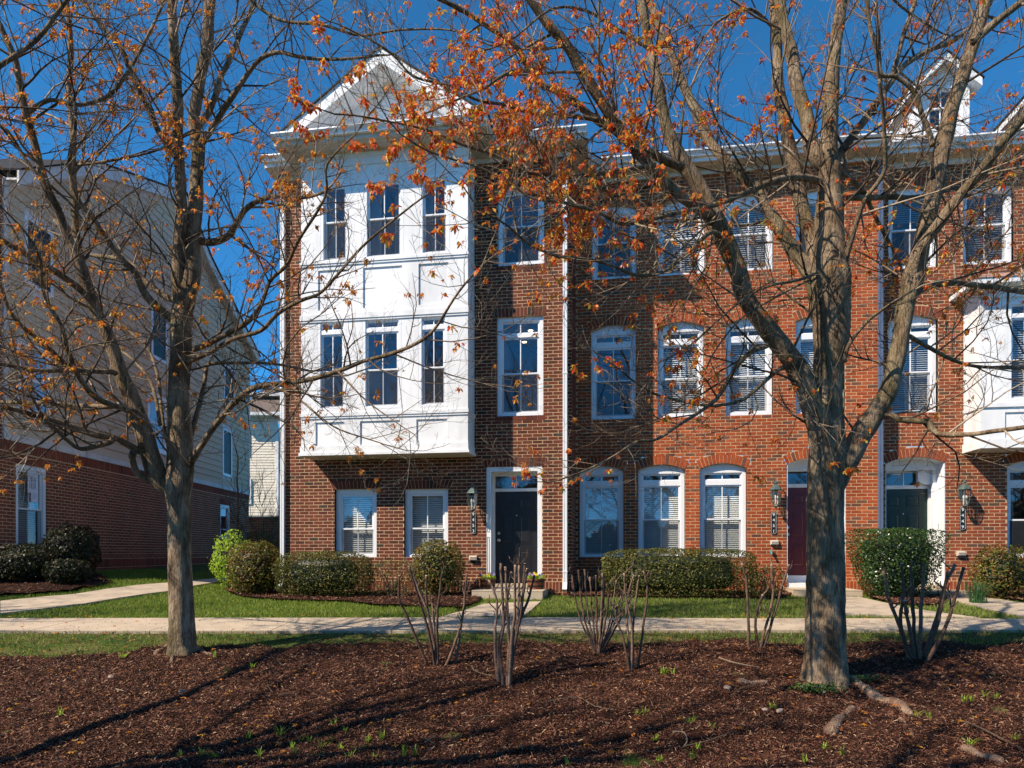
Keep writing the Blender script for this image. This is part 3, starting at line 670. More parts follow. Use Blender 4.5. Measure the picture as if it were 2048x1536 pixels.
# entrance
def entrance(Hh, o_, Lh, d, yf, dep, doormat, transom_z, door_z, cas=.09, arch=False, sillz=.14, panelled=False, doorw=None, kick=False):
    a, b, top = d.u0, d.u1, (d.z1 if not arch else d.zs)
    m = MB(); m.box(a + .002, a + .02, yf + .012, yf + dep, sillz - .14, top); m.box(b - .02, b - .002, yf + .012, yf + dep, sillz - .14, top)
    if arch:
        n = 14; P = [(d.c + d.Rr * math.sin(t), d.zc + d.Rr * math.cos(t) - .003) for t in [d.th * (1 - 2 * i / n) for i in range(n + 1)]]
        m.prism([(a + .002, top), (b - .002, top)] + P, yf + dep * .55, yf + dep * .6)
        m.box(a + .02, b - .02, yf + dep * .55, yf + dep * .75, top - .10, top - .001)
        for i in range(n): q0, q1 = P[i], P[i + 1]; m.add([(q0[0], yf + .012, q0[1]), (q1[0], yf + .012, q1[1]), (q1[0], yf + dep * .55, q1[1]), (q0[0], yf + dep * .55, q0[1])], [(0, 1, 2, 3)])
    else: m.box(a + .02, b - .02, yf + .012, yf + dep, top - .02, top - .002)
    q = m.build('entry_reveal', 'white', Hh, Lh)
    c = MB(); c.frame(a, b, sillz - .14, top, cas, yf + .006 if not arch else yf + dep * .6, (yf + .05) if not arch else yf + dep * .75, .001)
    c.build('entry_casing', 'white', Hh, Lh)
    yb = yf + dep; fa, fb = a + .02, b - .02
    if doorw: fb = fa + doorw + .14
    if not arch: fa += .04; fb -= .04
    fm = MB(); fm.box(fa, fa + .055, yb - .03, yb + .05, sillz, top - .021); fm.box(fb - .055, fb, yb - .03, yb + .05, sillz, top - .021)
    if fa > a + .03: fm.box(a + .02, fa - .001, yb + .001, yb + .03, sillz, top - .021); fm.box(fb + .001, b - .02, yb + .001, yb + .03, sillz, top - .021)
    ia, ib = fa + .056, fb - .056
    fm.box(ia, ib, yb - .03, yb + .05, door_z, transom_z[0]); fm.box(ia, ib, yb - .03, yb + .05, transom_z[1], top - .021)
    fm.build('door_frame', 'white', Hh, Lh)
    gl = MB(); gl.quad((ia, yb, transom_z[0]), (ib, yb, transom_z[0]), (ib, yb, transom_z[1]), (ia, yb, transom_z[1])); tp = gl.build('transom_pane', 'glass', Hh, Lh)
    mu = MB(); mu.box((ia + ib) / 2 - .01, (ia + ib) / 2 + .01, yb - .012, yb + .01, transom_z[0], transom_z[1]); mu.build('muntin', 'vinyl', tp)
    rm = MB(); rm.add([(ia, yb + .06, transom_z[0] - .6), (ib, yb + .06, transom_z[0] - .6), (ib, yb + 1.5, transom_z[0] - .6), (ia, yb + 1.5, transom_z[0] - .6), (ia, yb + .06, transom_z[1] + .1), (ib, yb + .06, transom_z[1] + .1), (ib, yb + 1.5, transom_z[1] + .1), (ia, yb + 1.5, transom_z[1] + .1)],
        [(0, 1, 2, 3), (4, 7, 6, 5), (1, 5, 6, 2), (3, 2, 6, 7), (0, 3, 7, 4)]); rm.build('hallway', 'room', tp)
    six_panel_door(Hh, Lh, ia + .004, ib - .004, sillz + (.16 if kick else .02), door_z - .004, yb, doormat, knob_right=False)
    s = MB(); s.box(a + .022, b - .022, yf + .02, yb + .04, sillz - .25, sillz + .015); s.build('threshold', 'white' if kick else 'conc', Hh, Lh)
    if kick: k = MB(); k.box(ia, ib, yb - .02, yb + .04, sillz + .015, sillz + .155); k.build('kick_board', 'white', Hh, Lh)
    return ia, ib, yb
dep1 = .34
zt = [fp(1036, y, -dep1)[1] for y in (977, 952, 983)]
ia, ib, yb = entrance(H1, o1, L1, dr, 0, dep1, 'door_k', (zt[0], zt[1]), zt[2], sillz=.20)
m = MB(); 
for z0_, z1_ in ((.35, 1.15), (1.25, 2.5)): m.frame(dr.u0 + .012, dr.u0 + .055, z0_, z1_, .006, -.001, .004)
m.box(dr.u0 + .0205, dr.u0 + .03, .16, .19, 1.33, 1.43); m.build('door_bell', 'brass', H1, L1)
lantern(H1, L1, fp(945, 1000, .2)[0], fp(945, 1020, .2)[1], 0)
pz = fp(946.8, 1023)[1], fp(946.8, 1068)[1]; plaque(H1, L1, fp(946.8, 1045, .01)[0], pz[1], pz[0], 0, '9453')
vent_box(H1, L1, fp(945.5, 1116, .05)[0], fp(945.5, 1116, .05)[1], 0)
downspout(H1, L1, fp(1130, 900, .05)[0], 0, .1, zg1 - .3); downspout(H1, L1, uL + .06, 0, .1, zg1 - .35)
er = fp(1173, 300, .55)[0] - uR
eave(H1, L1, bu1 + .001, uR, 0, zg1, .45, frz1, endr=er)
eave(H1, L1, uL, bu0 - .001, 0, zg1, .45, frz1, endl=.14)
m = MB(); m.box(uR, uR + er, -.404, 6, zg1 - .195, zg1 - .18); m.box(uR + er - .03, uR + er + .005, -.404, 6, zg1 - .199, zg1 - .01); m.box(uR + .001, uR + .03, -.03, 6, frz1, zg1 - .2)
m.build('side_eave', 'soffit', H1, L1); m = MB(); m.box(uL - .14, uL, -.404, 6, zg1 - .195, zg1 - .18); m.box(uL - .145, uL - .11, -.404, 6, zg1 - .199, zg1 - .01); m.box(uL - .03, uL - .001, .0, 6, frz1, zg1 - .2)
m.build('side_eave', 'soffit', H1, L1)
# roof behind
m = MB(); z = zg1 - .02
m.add([(uL - .14, -.45, z), (uR + er, -.45, z), (uR + er, 9.5, z), (uL - .14, 9.5, z), (uL + 2, 4.5, z + 2.4), (uR - 0, 4.5, z + 2.4), ], [(0, 1, 5, 4), (2, 3, 4, 5), (3, 0, 4), (1, 2, 5)])
m.build('roof', 'shingle', H1, L1)
m = MB(); m.box(uR - .12, uR + .25, .6, 3.5, zg1 - .1, zg1 + .55); m.build('party_wall_cap', 'metalroof', H1, L1)
# bay
bay = MB()
def P_(x0, x1, y0, y1): return fr(x0, x1, y0, y1, .6)
wins3 = [P_(641, 698, 367, 524), P_(728, 807, 358, 516), P_(839, 899, 350, 506)]
wins2 = [P_(635, 693, 640, 820), P_(725, 803, 634, 817), P_(837, 896, 629.5, 813)]
def same(ws, x, y0, y1): 
    z0 = fp(x, y1, .6)[1]; z1 = fp(x, y0, .6)[1]; return [(a, b, z0, z1) for a, b, _, _ in ws]
wins3 = same(wins3, 767, 358, 516); wins2 = same(wins2, 764, 634, 817)
pan1 = [(a, b, fp(765, 891, .6)[1], fp(765, 841, .6)[1]) for a, b, _, _ in [P_(631, 689, 800, 900), P_(720, 800, 800, 900), P_(832.6, 894.5, 800, 900)]]
pan2 = [(a, b, fp(765, 614, .6)[1], fp(765, 533, .6)[1]) for a, b, _, _ in [P_(636, 694, 540, 600), P_(726, 804, 540, 600), P_(837, 897, 540, 600)]]
def plate(m, u0, u1, z0, z1, holes, y0, y1):
    us = sorted(set([u0, u1] + [h[0] for h in holes] + [h[1] for h in holes])); zs = sorted(set([z0, z1] + [h[2] for h in holes] + [h[3] for h in holes]))
    for i in range(len(us) - 1):
        for j in range(len(zs) - 1):
            uc, zc = (us[i] + us[i + 1]) / 2, (zs[j] + zs[j + 1]) / 2
            if any(h[0] < uc < h[1] and h[2] < zc < h[3] for h in holes): continue
            m.quad((us[i], y0, zs[j]), (us[i + 1], y0, zs[j]), (us[i + 1], y0, zs[j + 1]), (us[i], y0, zs[j + 1]))
    for a, b, c, d in holes:
        m.quad((a, y0, c), (a, y1, c), (a, y1, d), (a, y0, d)); m.quad((b, y0, c), (b, y0, d), (b, y1, d), (b, y1, c))
        m.quad((a, y0, c), (b, y0, c), (b, y1, c), (a, y1, c)); m.quad((a, y0, d), (a, y1, d), (b, y1, d), (b, y0, d))
bzt = zg1 - .19
plate(bay, bu0, bu1, bz0 + .15, bzt, wins3 + wins2 + pan1 + pan2, YB, YB + .028)
bay.quad((bu1, YB, bz0), (bu1, 0, bz0), (bu1, 0, bzt), (bu1, YB, bzt)); bay.quad((bu0, YB, bz0), (bu0, YB, bzt), (bu0, 0, bzt), (bu0, 0, bz0))
for s, u in ((1, bu1), (-1, bu0)):
    for ya, yb_ in ((YB - .001, YB + .11), (-.10, -.001)): bay.box(u, u + s * .018, ya, yb_, bz0 + .2, bzt)
    bay.box(u, u + s * .015, YB + .111, -.101, bz0 + .2, bz0 + .3)
BAY = bay.build('bay_window', 'white', H1, L1)
for i, (a, b, c, d) in enumerate(pan1 + pan2):
    p = MB(); p.box(a, b, YB + .026, YB + .04, c, d); p.build('panel', 'white', BAY)
tr = MB(); tr.box(bu0 - .05, bu1 + .05, YB - .05, -.001, bz0, bz0 + .055); tr.box(bu0 - .03, bu1 + .03, YB - .03, -.001, bz0 + .055, bz0 + .19); tr.build('bay_base_trim', 'white', BAY)
for (x, ya, yb_) in ((934, 817, 826), (934, 613, 626), (934, 503, 510)):
    zz1, zz0 = fp(x, ya, .63)[1], fp(x, yb_, .63)[1]; tr = MB(); tr.box(bu0 - .035, bu1 + .035, YB - .035, -.001, zz0 + .02, zz1); tr.box(bu0 - .02, bu1 + .02, YB - .02, -.001, zz0 - .02, zz0 + .019); tr.build('band_trim', 'white', BAY)
so = MB(); so.box(bu0, bu1, YB, -.001, bz0 - .004, bz0 - .0005)
for i in range(1, 6): so.box(bu0 + .02, bu1 - .02, YB + i * .1 - .003, YB + i * .1 + .003, bz0 - .008, bz0 - .004)
so.build('bay_underside', 'soffit', BAY)
tz = fp(765, 663, .6)[1], fp(765, 655, .6)[1]; r2z = fp(765, 739, .6)[1]; r3z = fp(767, 436, .6)[1]
off1 = o1
for (a, b, c, d) in wins2:
    window(H1, off1, a, b, c, d, YB - .02, transom=tz, rail=r2z, cas=.055, depth=1.6, blind=.0)
for (a, b, c, d) in wins3:
    window(H1, off1, a, b, c, d, YB - .02, rail=r3z, cas=.055, depth=1.6, curtain=True)
m = MB(); bd = bu0 + .03, bu1 - .03
m.box(bu0 + .03, bu1 - .03, 1.2, 1.22, bz0 + .1, bzt); m.build('bay_inner_wall', 'room', BAY)
# pediment
gy = YB - .5; gl_ = fp(544, 272, 1.15)[0]; gr_ = fp(975, 226, 1.15)[0]; uc = (gl_ + gr_) / 2; za = fp(760, 97, 1.1)[1]
ped = MB(); ped.prism_x([(gy + .02, zg1), (gy - .11, zg1), (gy - .115, zg1 - .03), (gy - .07, zg1 - .075), (gy - .06, zg1 - .115), (gy + .02, zg1 - .115)], gl_, gr_)
PED = ped.build('pediment_gutter', 'gutter', H1, L1)
f = MB(); f.box(gl_, gr_, gy + .021, gy + .045, zg1 - .19, zg1 - .005); f.box(gl_, gl_ + .03, gy + .046, 1.5, zg1 - .19, zg1 - .005); f.box(gr_ - .03, gr_, gy + .046, 1.5, zg1 - .19, zg1 - .005); f.build('fascia', 'soffit', H1, L1)
s = MB(); s.box(gl_ + .031, gr_ - .031, gy + .046, YB - .001, zg1 - .185, zg1 - .17); s.box(bu1 + .001, gr_ - .031, YB, -.46, zg1 - .185, zg1 - .17); s.box(gl_ + .031, bu0 - .001, YB, -.46, zg1 - .185, zg1 - .17)
for i in range(1, 5): s.box(gl_ + .031, gr_ - .031, gy + i * .11, gy + i * .11 + .008, zg1 - .189, zg1 - .185)
s.build('soffit', 'soffit', H1, L1)
b = MB(); b.box(bu0, bu1, YB - .03, YB - .001, zg1 - .42, zg1 - .19); b.box(bu0 - .01, bu1 + .01, YB - .055, YB - .031, zg1 - .27, zg1 - .19); b.box(bu1, bu1 + .03, YB, -.001, zg1 - .42, zg1 - .19); b.box(bu0 - .03, bu0, YB, -.001, zg1 - .42, zg1 - .19); b.build('frieze', 'white', H1, L1)
eL, eR = gl_ + .13, gr_ - .02; uc = (eL + eR) / 2
sl = (za - zg1) / (uc - eL)
def rakebar(m, du, dzt, dzb, y0, y1):
    for sgn in (-1, 1):
        e = eL if sgn < 0 else eR
        top = [(e, zg1 + .0 + dzt), (uc, za + dzt), (uc, za + dzb), (e, zg1 + dzb)]
        lo = max(0, (0.0 - dzb)) / sl
        P = [(e, zg1 + dzt), (uc, za + dzt), (uc, za + dzb), (e + (-sgn) * lo, zg1 + .0)]
        if dzt < 0: P[0] = (e + (-sgn) * (-dzt) / sl, zg1)
        m.prism(P if sgn < 0 else P[::-1], y0, y1)
m = MB(); rakebar(m, 0, 0, -.27, gy - .02, gy + .02); m.build('rake_board', 'white', H1, L1)
m = MB(); rakebar(m, 0, -.235, -.26, gy + .021, YB + .02); m.build('rake_soffit', 'white', H1, L1)
m = MB(); rakebar(m, 0, -.262, -.45, YB - .03, YB + .0); m.build('rake_frieze', 'white', H1, L1)
m = MB(); m.prism([(eL + .25, zg1 - .15), (eR - .25, zg1 - .15), (uc, za - .3)], YB, YB + .05); m.build('tympanum', 'white', H1, L1)
m = MB()
for sgn, e in ((-1, eL - .05), (1, eR + .05)):
    P = [(e, zg1 + .0), (uc, za + .035), (uc, za + .002), (e, zg1 - .035)]
    m.prism(P if sgn < 0 else P[::-1], gy - .05, 3.2)
m.build('gable_roof', 'shingle_k', H1, L1)
m = MB(); m.box(gl_ + .05, gr_ - .05, gy + .05, YB, zg1 - .02, zg1 - .005); m.build('pediment_floor', 'white', H1, L1)

# ---- middle house 9451
H2, o2, L2 = house('townhouse', 'orange-red brick townhouse between two downspouts, with arched windows and maroon door', uR, yM, 'joined brick townhouses in a row')
W2 = Wall(0, yM, 0); wm = -yM
ops2 = []; specs = []
for (x0, x1, y0, y1, tr_, rl) in [(1184, 1273, 408, 560, None, 482), (1317, 1410, 398, 549, None, 471), (1452, 1547, 384, 540, None, 461), (1592, 1689, 372, 528, None, 452)]:
    specs.append((x0, x1, y0, y1, None, rl, .10))
for (x0, x1, y0, y1, t_a, t_b, rl) in [(1182, 1272, 653, 838, 693, 684, 761), (1315.5, 1408, 643, 833, 687, 676, 754), (1451, 1546, 634, 831, 680, 668, 748), (1592, 1690, 630, 829, 676, 664, 744)]:
    specs.append((x0, x1, y0, y1, (t_a, t_b), rl, .11))
for (x0, x1, y0, y1) in [(1159, 1247, 930, 1117), (1276.5, 1370, 929, 1117), (1399.5, 1493.5, 926, 1117)]:
    specs.append((x0, x1, y0, y1, (970, 960), 1039, .11))
wlist = []
zr3 = fp(1364, 549, wm)[1], fp(1364, 398, wm)[1]; zr2 = fp(1364, 833, wm)[1], fp(1364, 643, wm)[1]; zr1 = fp(1364, 1117, wm)[1], fp(1364, 928, wm)[1]
for i, (x0, x1, y0, y1, tt, rl, rise) in enumerate(specs):
    a, b, c, d = fr(x0, x1, y0, y1, wm); c, d = (zr3 if i < 4 else zr2 if i < 8 else zr1)
    o = Opening(a, b, c, d, rise, .19); ops2.append(o)
    xm = 1364; tt2 = (None, (687, 676), (970, 960))[0 if i < 4 else 1 if i < 8 else 2]; rl2 = (473, 755, 1039)[0 if i < 4 else 1 if i < 8 else 2]
    wlist.append((o, (fp(xm, tt2[0], wm)[1], fp(xm, tt2[1], wm)[1]) if tt2 else None, fp(xm, rl2, wm)[1], i))
dm = op(1573.5, 1691.5, 915, 1175, wm, rise=.13, ring=.19); dm.z0 = .02; ops2.append(dm)
zg2 = fp(1364, 301, -yM + .5)[1]; frz2 = fp(1500, 343, wm)[1]
brick_wall(H2, o2, W2, uR + .001, uM, CH * 5, frz2 + .05, ops2, 'brick_b', 'mortar', toworld=tw)
water_table(H2, o2, W2, uR + .02, uM, [(dm.u0, dm.u1)], 'brick_b', 'mortar')
for o in ops2: arch_bricks(H2, o2, W2, o, 'brick_b', 'mortar')
for o, tt, rl, i in wlist:
    bl = {0: 0, 1: 1, 2: 1, 3: .4, 4: 0, 5: 1, 6: 1, 7: 1}.get(i, 1)
    window(H2, o2, o.u0, o.u1, o.z0, o.zs - (.0 if i >= 4 else -.0), yM + .07, transom=tt, rail=rl, arch=o, blind=bl, sill=1 if i != 0 else 1, cas=.075, tilt=.75 if i < 8 else .95, screen=True, sillmat='brick_b', depth=1.2)
dep2 = .55
zt = [fp(1610, y, -yM - dep2)[1] for y in (968, 943, 975)]
entrance(H2, o2, L2, dm, yM, dep2, 'door_r', (zt[0], zt[1]), zt[2], arch=True, sillz=.20, doorw=.91, kick=True)
lantern(H2, L2, fp(1552, 1000, wm + .2)[0], fp(1552, 1012, wm + .2)[1], yM)
pz = fp(1547, 1024, wm)[1], fp(1547, 1068, wm)[1]; plaque(H2, L2, fp(1547, 1045, wm)[0], pz[1], pz[0], yM, '9451')
vent_box(H2, L2, fp(1549, 1085, wm + .05)[0], fp(1549, 1085, wm + .05)[1], yM)
m = MB(); hu, hz = fp(1542, 1104, wm + .05); m.tube([(hu, yM, hz), (hu, yM - .09, hz), (hu, yM - .11, hz - .05)], [.022, .022, .018], 8); m.lathe([(0, .05), (.035, .045), (.035, .035), (0, .03)], 8, (hu, yM - .06, hz)); m.build('hose_tap', 'teal', H2, L2)
eave(H2, L2, uR + .001, uM, yM, zg2, .42, frz2)
downspout(H2, L2, uM - .045, yM, .1, zg2 - .3, mat='slate')
z = zg2 - .02; m = MB(); m.add([(uR, yM - .42, z), (uM, yM - .42, z), (uM, yM + 5, z + 2.3), (uR, yM + 5, z + 2.3), (uM, yM + 10, z), (uR, yM + 10, z)], [(0, 1, 2, 3), (3, 2, 4, 5)]); m.build('roof', 'shingle', H2, L2)
m = MB(); m.box(uM - .30, uM - .02, yM + .5, yM + 3, zg2 - .1, zg2 + .55); m.build('party_wall_cap', 'metalroof', H2, L2)
# stoop
def on(u, yl): return f2w(u, yl)
# ---- right house 9449
H3, o3, L3 = house('townhouse', 'red brick townhouse at right edge with green door, roof dormer and white bay', uM, yR_, 'joined brick townhouses in a row')
W3 = Wall(0, yR_, 0); wr = -yR_
r1a = fr(1777, 1876, 376, 532, wr); r1b = fr(1926, 2028, 372, 527, wr); r2 = fr(1777, 1876, 630, 828, wr); rg = fr(2014.5, 2112, 921, 1117, wr)
zz3 = fp(1826, 534, wr)[1], fp(1826, 372, wr)[1]
O31 = Opening(r1a[0], r1a[1], zz3[0], zz3[1], .10, .19); O32 = Opening(r1b[0], r1b[1], zz3[0], zz3[1], .10, .19)
O2 = Opening(r2[0], r2[1], fp(1826, 828, wr)[1], fp(1826, 630, wr)[1], .11, .19); Og = Opening(rg[0], rg[1], fp(2040, 1117, wr)[1], fp(2040, 921, wr)[1], .11, .19)
Og2 = Opening(rg[0] + 1.35, rg[1] + 1.35, Og.z0, Og.z1, .11, .19); O33 = Opening(r1b[0] + 1.5, r1b[1] + 1.5, zz3[0], zz3[1], .10, .19)
d3 = op(1771, 1890.5, 914, 1175, wr, rise=.13, ring=.19); d3.z0 = .02
b3u0 = fp(1963, 800, wr + .65)[0]; b3z0 = fp(1963, 897, wr + .65)[1]; b3z1 = fp(1963, 577, wr + .65)[1]
bh = Opening(b3u0 + .1, uE, b3z0 + .1, b3z1 - .1, 0, 0, 'none')
zg3 = fp(1920, 271, wr + .5)[1]; frz3 = fp(1900, 330, wr)[1]
brick_wall(H3, o3, W3, uM + .001, uE, CH * 5, frz3 + .05, [O31, O32, O33, O2, Og, Og2, d3, bh], 'brick_c', 'mortar', toworld=tw)
water_table(H3, o3, W3, uM + .001, uE, [(d3.u0, d3.u1)], 'brick_c', 'mortar')
for o in (O31, O32, O33, O2, Og, Og2, d3): arch_bricks(H3, o3, W3, o, 'brick_c', 'mortar')
for o, tt, rl, bl in ((O31, None, 455, .3), (O32, None, 455, 1), (O33, None, 455, 1), (O2, (672, 662), 742, 1), (Og, (971, 961), 1040, .0), (Og2, (971, 961), 1040, 1)):
    xr = 1826 if o is not Og and o is not Og2 else 2040
    window(H3, o3, o.u0, o.u1, o.z0, o.zs, yR_ + .07, transom=(fp(xr, tt[0], wr)[1], fp(xr, tt[1], wr)[1]) if tt else None, rail=fp(xr, rl, wr)[1], arch=o, blind=bl, sill=1, curtain=(o is Og), sillmat='brick_c', depth=1.2)
zt = [fp(1815, y, -yR_ - dep2)[1] for y in (971, 946, 978)]
ia3, ib3, yb3 = entrance(H3, o3, L3, d3, yR_, dep2, 'door_g', (zt[0], zt[1]), zt[2], arch=True, sillz=.16, doorw=.91)
m = MB(); m.box(d3.u1 - .03, d3.u1 - .0205, yR_ + .22, yR_ + .25, 1.33, 1.43); m.build('door_bell', 'brass', H3, L3)
m = MB(); m.box(d3.c + .22, d3.u1 - .0215, yR_ + dep2 * .76, yb3 - .031, 2.25, d3.zs - .11); m.build('entry_bracket', 'white', H3, L3)
lantern(H3, L3, fp(1930, 990, wr + .2)[0], fp(1930, 1012, wr + .2)[1], yR_)
pz = fp(1924.5, 1014, wr)[1], fp(1924.5, 1060, wr)[1]; plaque(H3, L3, fp(1924.5, 1040, wr)[0], pz[1], pz[0], yR_, '9449')
vent_box(H3, L3, fp(1923, 1107, wr + .05)[0], fp(1923, 1107, wr + .05)[1], yR_)
eave(H3, L3, uM + .002, uE, yR_, zg3, .42, frz3)
z = zg3 - .02; m = MB(); m.add([(uM, yR_ - .42, z), (uE, yR_ - .42, z), (uE, yR_ + 5, z + 2.3), (uM, yR_ + 5, z + 2.3), (uE, yR_ + 10, z), (uM, yR_ + 10, z)], [(0, 1, 2, 3), (3, 2, 4, 5)]); m.build('roof', 'shingle', H3, L3)
# right bay
yb3_ = yR_ - .65; b3w = b3u0 + 2.9
wb = [(fp(2016, 700, wr + .65)[0], fp(2016, 700, wr + .65)[0] + .62, fp(2030, 801, wr + .65)[1], fp(2030, 602, wr + .65)[1])]
wb.append((wb[0][0] + 1.0, wb[0][1] + 1.0, wb[0][2], wb[0][3])); pn = [(a - .05, b + .05, fp(2030, 876, wr + .65)[1], fp(2030, 824, wr + .65)[1]) for a, b, _, _ in wb]
m = MB(); plate(m, b3u0, b3w, b3z0 + .1, b3z1, wb + pn, yb3_, yb3_ + .028)
m.quad((b3u0, yb3_, b3z0), (b3u0, yb3_, b3z1), (b3u0, yR_, b3z1), (b3u0, yR_, b3z0)); m.quad((b3w, yb3_, b3z0), (b3w, yR_, b3z0), (b3w, yR_, b3z1), (b3w, yb3_, b3z1))
m.box(b3u0 - .015, b3u0, yb3_ - .001, yb3_ + .1, b3z0 + .18, b3z1 - .2); m.box(b3u0 - .015, b3u0, yR_ - .1, yR_ - .001, b3z0 + .18, b3z1 - .2)
B3 = m.build('bay_window', 'white', H3, L3)
for a, b, c, d in pn: p = MB(); p.box(a, b, yb3_ + .026, yb3_ + .04, c, d); p.build('panel', 'white', B3)
m = MB(); m.box(b3u0 - .04, b3w + .04, yb3_ - .04, yR_ - .001, b3z0, b3z0 + .17); m.build('bay_base_trim', 'white', B3)
m = MB(); zz = fp(2000, 808, wr + .7)[1]; m.box(b3u0 - .03, b3w + .03, yb3_ - .03, yR_ - .001, zz - .05, zz + .03); m.box(b3u0 - .03, b3w + .03, yb3_ - .03, yR_ - .001, b3z1 - .2, b3z1); m.build('band_trim', 'white', B3)
m = MB(); m.box(b3u0 - .28, b3w + .28, yb3_ - .28, yR_ - .001, b3z1, b3z1 + .10); m.build('bay_cornice', 'white', B3)
m = MB(); zt_ = fp(2010, 545, wr)[1]; e0, e1, ef = b3u0 - .30, b3w + .30, yb3_ - .30; zb_ = b3z1 + .101
m.add([(e0, yR_ - .002, zb_), (e0, ef, zb_), (e1, ef, zb_), (e1, yR_ - .002, zb_), (e0 + .75, yR_ - .002, zt_), (e1 - .75, yR_ - .002, zt_)], [(0, 1, 4), (1, 2, 5, 4), (2, 3, 5), (3, 2, 1, 0)]); m.build('bay_roof', 'metalroof', B3)
for a, b, c, d in wb: window(H3, o3, a, b, c, d, yb3_ - .02, transom=(fp(2030, 635, wr + .65)[1], fp(2030, 628, wr + .65)[1]), rail=fp(2030, 720, wr + .65)[1], cas=.055, depth=1.4, blind=1)
# dormers
def dormer(cx, yd, zb, zp, hw, hw_eave, ze):
    """cx centre, yd front, zb base, zp ridge, hw half wall width, ze eave height"""
    wd = (cx - .30, cx + .30, zb + .30, ze - .03 - .05)
    m = MB(); plate(m, cx - hw, cx + hw, zb, ze, [wd], yd, yd + .1); m.prism([(cx - hw, ze), (cx + hw, ze), (cx, zp - .12)], yd, yd + .05); dback = 2.6
    m.quad((cx - hw, yd, zb), (cx - hw, yd, ze), (cx - hw, yd + dback, ze), (cx - hw, yd + dback, zb)); m.quad((cx + hw, yd, zb), (cx + hw, yd + dback, zb), (cx + hw, yd + dback, ze), (cx + hw, yd, ze))
    for i in range(1, 10):
        zz = zb + (ze - zb) * i / 10; m.box(cx - hw - .006, cx - hw, yd + .12, yd + dback, zz - .006, zz + .006)
    for s in (-1, 1): m.box(cx + s * hw, cx + s * (hw - .13), yd - .02, yd - .0005, zb, ze - .01)
    d = m.build('dormer', 'white', H3, L3)
    m = MB(); th = .09
    for s in (-1, 1):
        P = [(cx + s * hw_eave, ze - .12), (cx, zp), (cx, zp - .16), (cx + s * hw_eave, ze - .28)]
        m.prism(P if s < 0 else P[::-1], yd - .22, yd + dback)
    m.build('dormer_rake', 'white', d)
    m = MB()
    for s in (-1, 1):
        P = [(cx + s * (hw_eave + .03), ze - .115), (cx, zp + .03), (cx, zp + .002), (cx + s * (hw_eave + .03), ze - .14)]
        m.prism(P if s < 0 else P[::-1], yd - .25, yd + dback)
    m.build('dormer_roof', 'shingle_k', d)
    window(H3, o3, *wd, yd - .02, cas=.055, screen=False, depth=1.0)
yd = yR_ + .45; wdm = -yd
cx = (fp(1829, 220, wdm)[0] + fp(1938, 220, wdm)[0]) / 2; hw = (fp(1938, 220, wdm)[0] - fp(1829, 220, wdm)[0]) / 2
he = (fp(1962, 160, wdm + .22)[0] - fp(1820, 160, wdm + .22)[0]) / 2
dormer(cx, yd, fp(1880, 285, wdm)[1], fp(1889, 104, wdm + .2)[1], hw, he, fp(1880, 165, wdm)[1])
dormer(cx + 2.5, yd, fp(1880, 285, wdm)[1], fp(1889, 104, wdm + .2)[1], hw, he, fp(1880, 165, wdm)[1])

# stoops
def stoop(name, label, u0, u1, y0, y1, z, cat='step'):
    x, y = f2w((u0 + u1) / 2, (y0 + y1) / 2); t = thing(name, label, cat, (x, y, 0), -AF)
    m = MB(); a, b = (u1 - u0) / 2, (y1 - y0) / 2; r = .06
    m.box(-a + .005, a - .005, -b + .005, b, -.35, z - .012); m.box(-a, a, -b, b, z - .0121, z); m.build('slab', 'conc', t); return t
s0 = fp(944, 1195, .95)[0]; s1 = fp(1086, 1195, .95)[0]
stoop('door_stoop', 'pale concrete stoop in front of black door between two barrel planters', s0, s1, -1.0, .02, .14)
stoop('door_stoop', 'concrete step under maroon door partly behind the big tree trunk', dm.u0 - .05, fp(1722, 1185, wm + .85)[0], yM - .95, yM + .02, .13)
stoop('door_stoop', 'concrete step in front of green door behind clipped holly', d3.u0 - .1, d3.u1 + .2, yR_ - .85, yR_ + .02, .10)
x, y = f2w((dr.u0 + dr.u1) / 2, -.3); t = MB(); t.box(-.38, .38, -.22, .22, .142, .158); tag(t.build('doormat', 'mat', None, (x, y, 0), None, rotz=-AF), 'grey doormat lying on stoop before black door', 'doormat')

# ================================================================== LEFT BUILDING
DL = Vector((-.0176, 1.0)).normalized(); PL = Vector((-9.59, 13.65)); aL = math.atan2(DL.y, DL.x)
def lp(px, py):
    dx, dz = (px - CX) / F, (HY - py) / F; nx, ny = DL.y, -DL.x
    t = (PL.x * nx + PL.y * ny) / (dx * nx + ny); X, Y = t * dx, t
    return (X - PL.x) * DL.x + (Y - PL.y) * DL.y, t * dz + E
def lr(x0, x1, y0, y1): a, b = lp(x0, (y0 + y1) / 2)[0], lp(x1, (y0 + y1) / 2)[0]; xm = (x0 + x1) / 2; return a, b, lp(xm, y1)[1], lp(xm, y0)[1]
HL = thing('side_house', 'house at left with dark brick ground floor and greige siding gable above', 'house', (PL.x, PL.y, .0), aL)
WL = Wall(0, 0, 0); oL = (0, 0)
tl = lambda x, y: (PL.x + x * DL.x - y * DL.y, PL.y + x * DL.y + y * DL.x)
vE = lp(498, 900)[0]; zS = lp(270, 938)[1]; v0 = lp(-6, 900)[0]; vS = lp(5, 400)[0]
lw1 = lr(32, 94, 932, 1165); lw2 = lr(441, 460.5, 1010, 1078)
LO1 = Opening(lw1[0], lw1[1], lw1[2], lw1[3], 0, .19, 'jack', .10); LO2 = Opening(lw2[0], lw2[1], lw2[2], lw2[3], 0, .19, 'jack', .06)
bc = .205
brick_wall(HL, oL, WL, v0, vE, .42 + CH * 5 - .02, zS - bc - .01, [LO1, LO2], 'brick_d', 'mortar_d', toworld=tl)
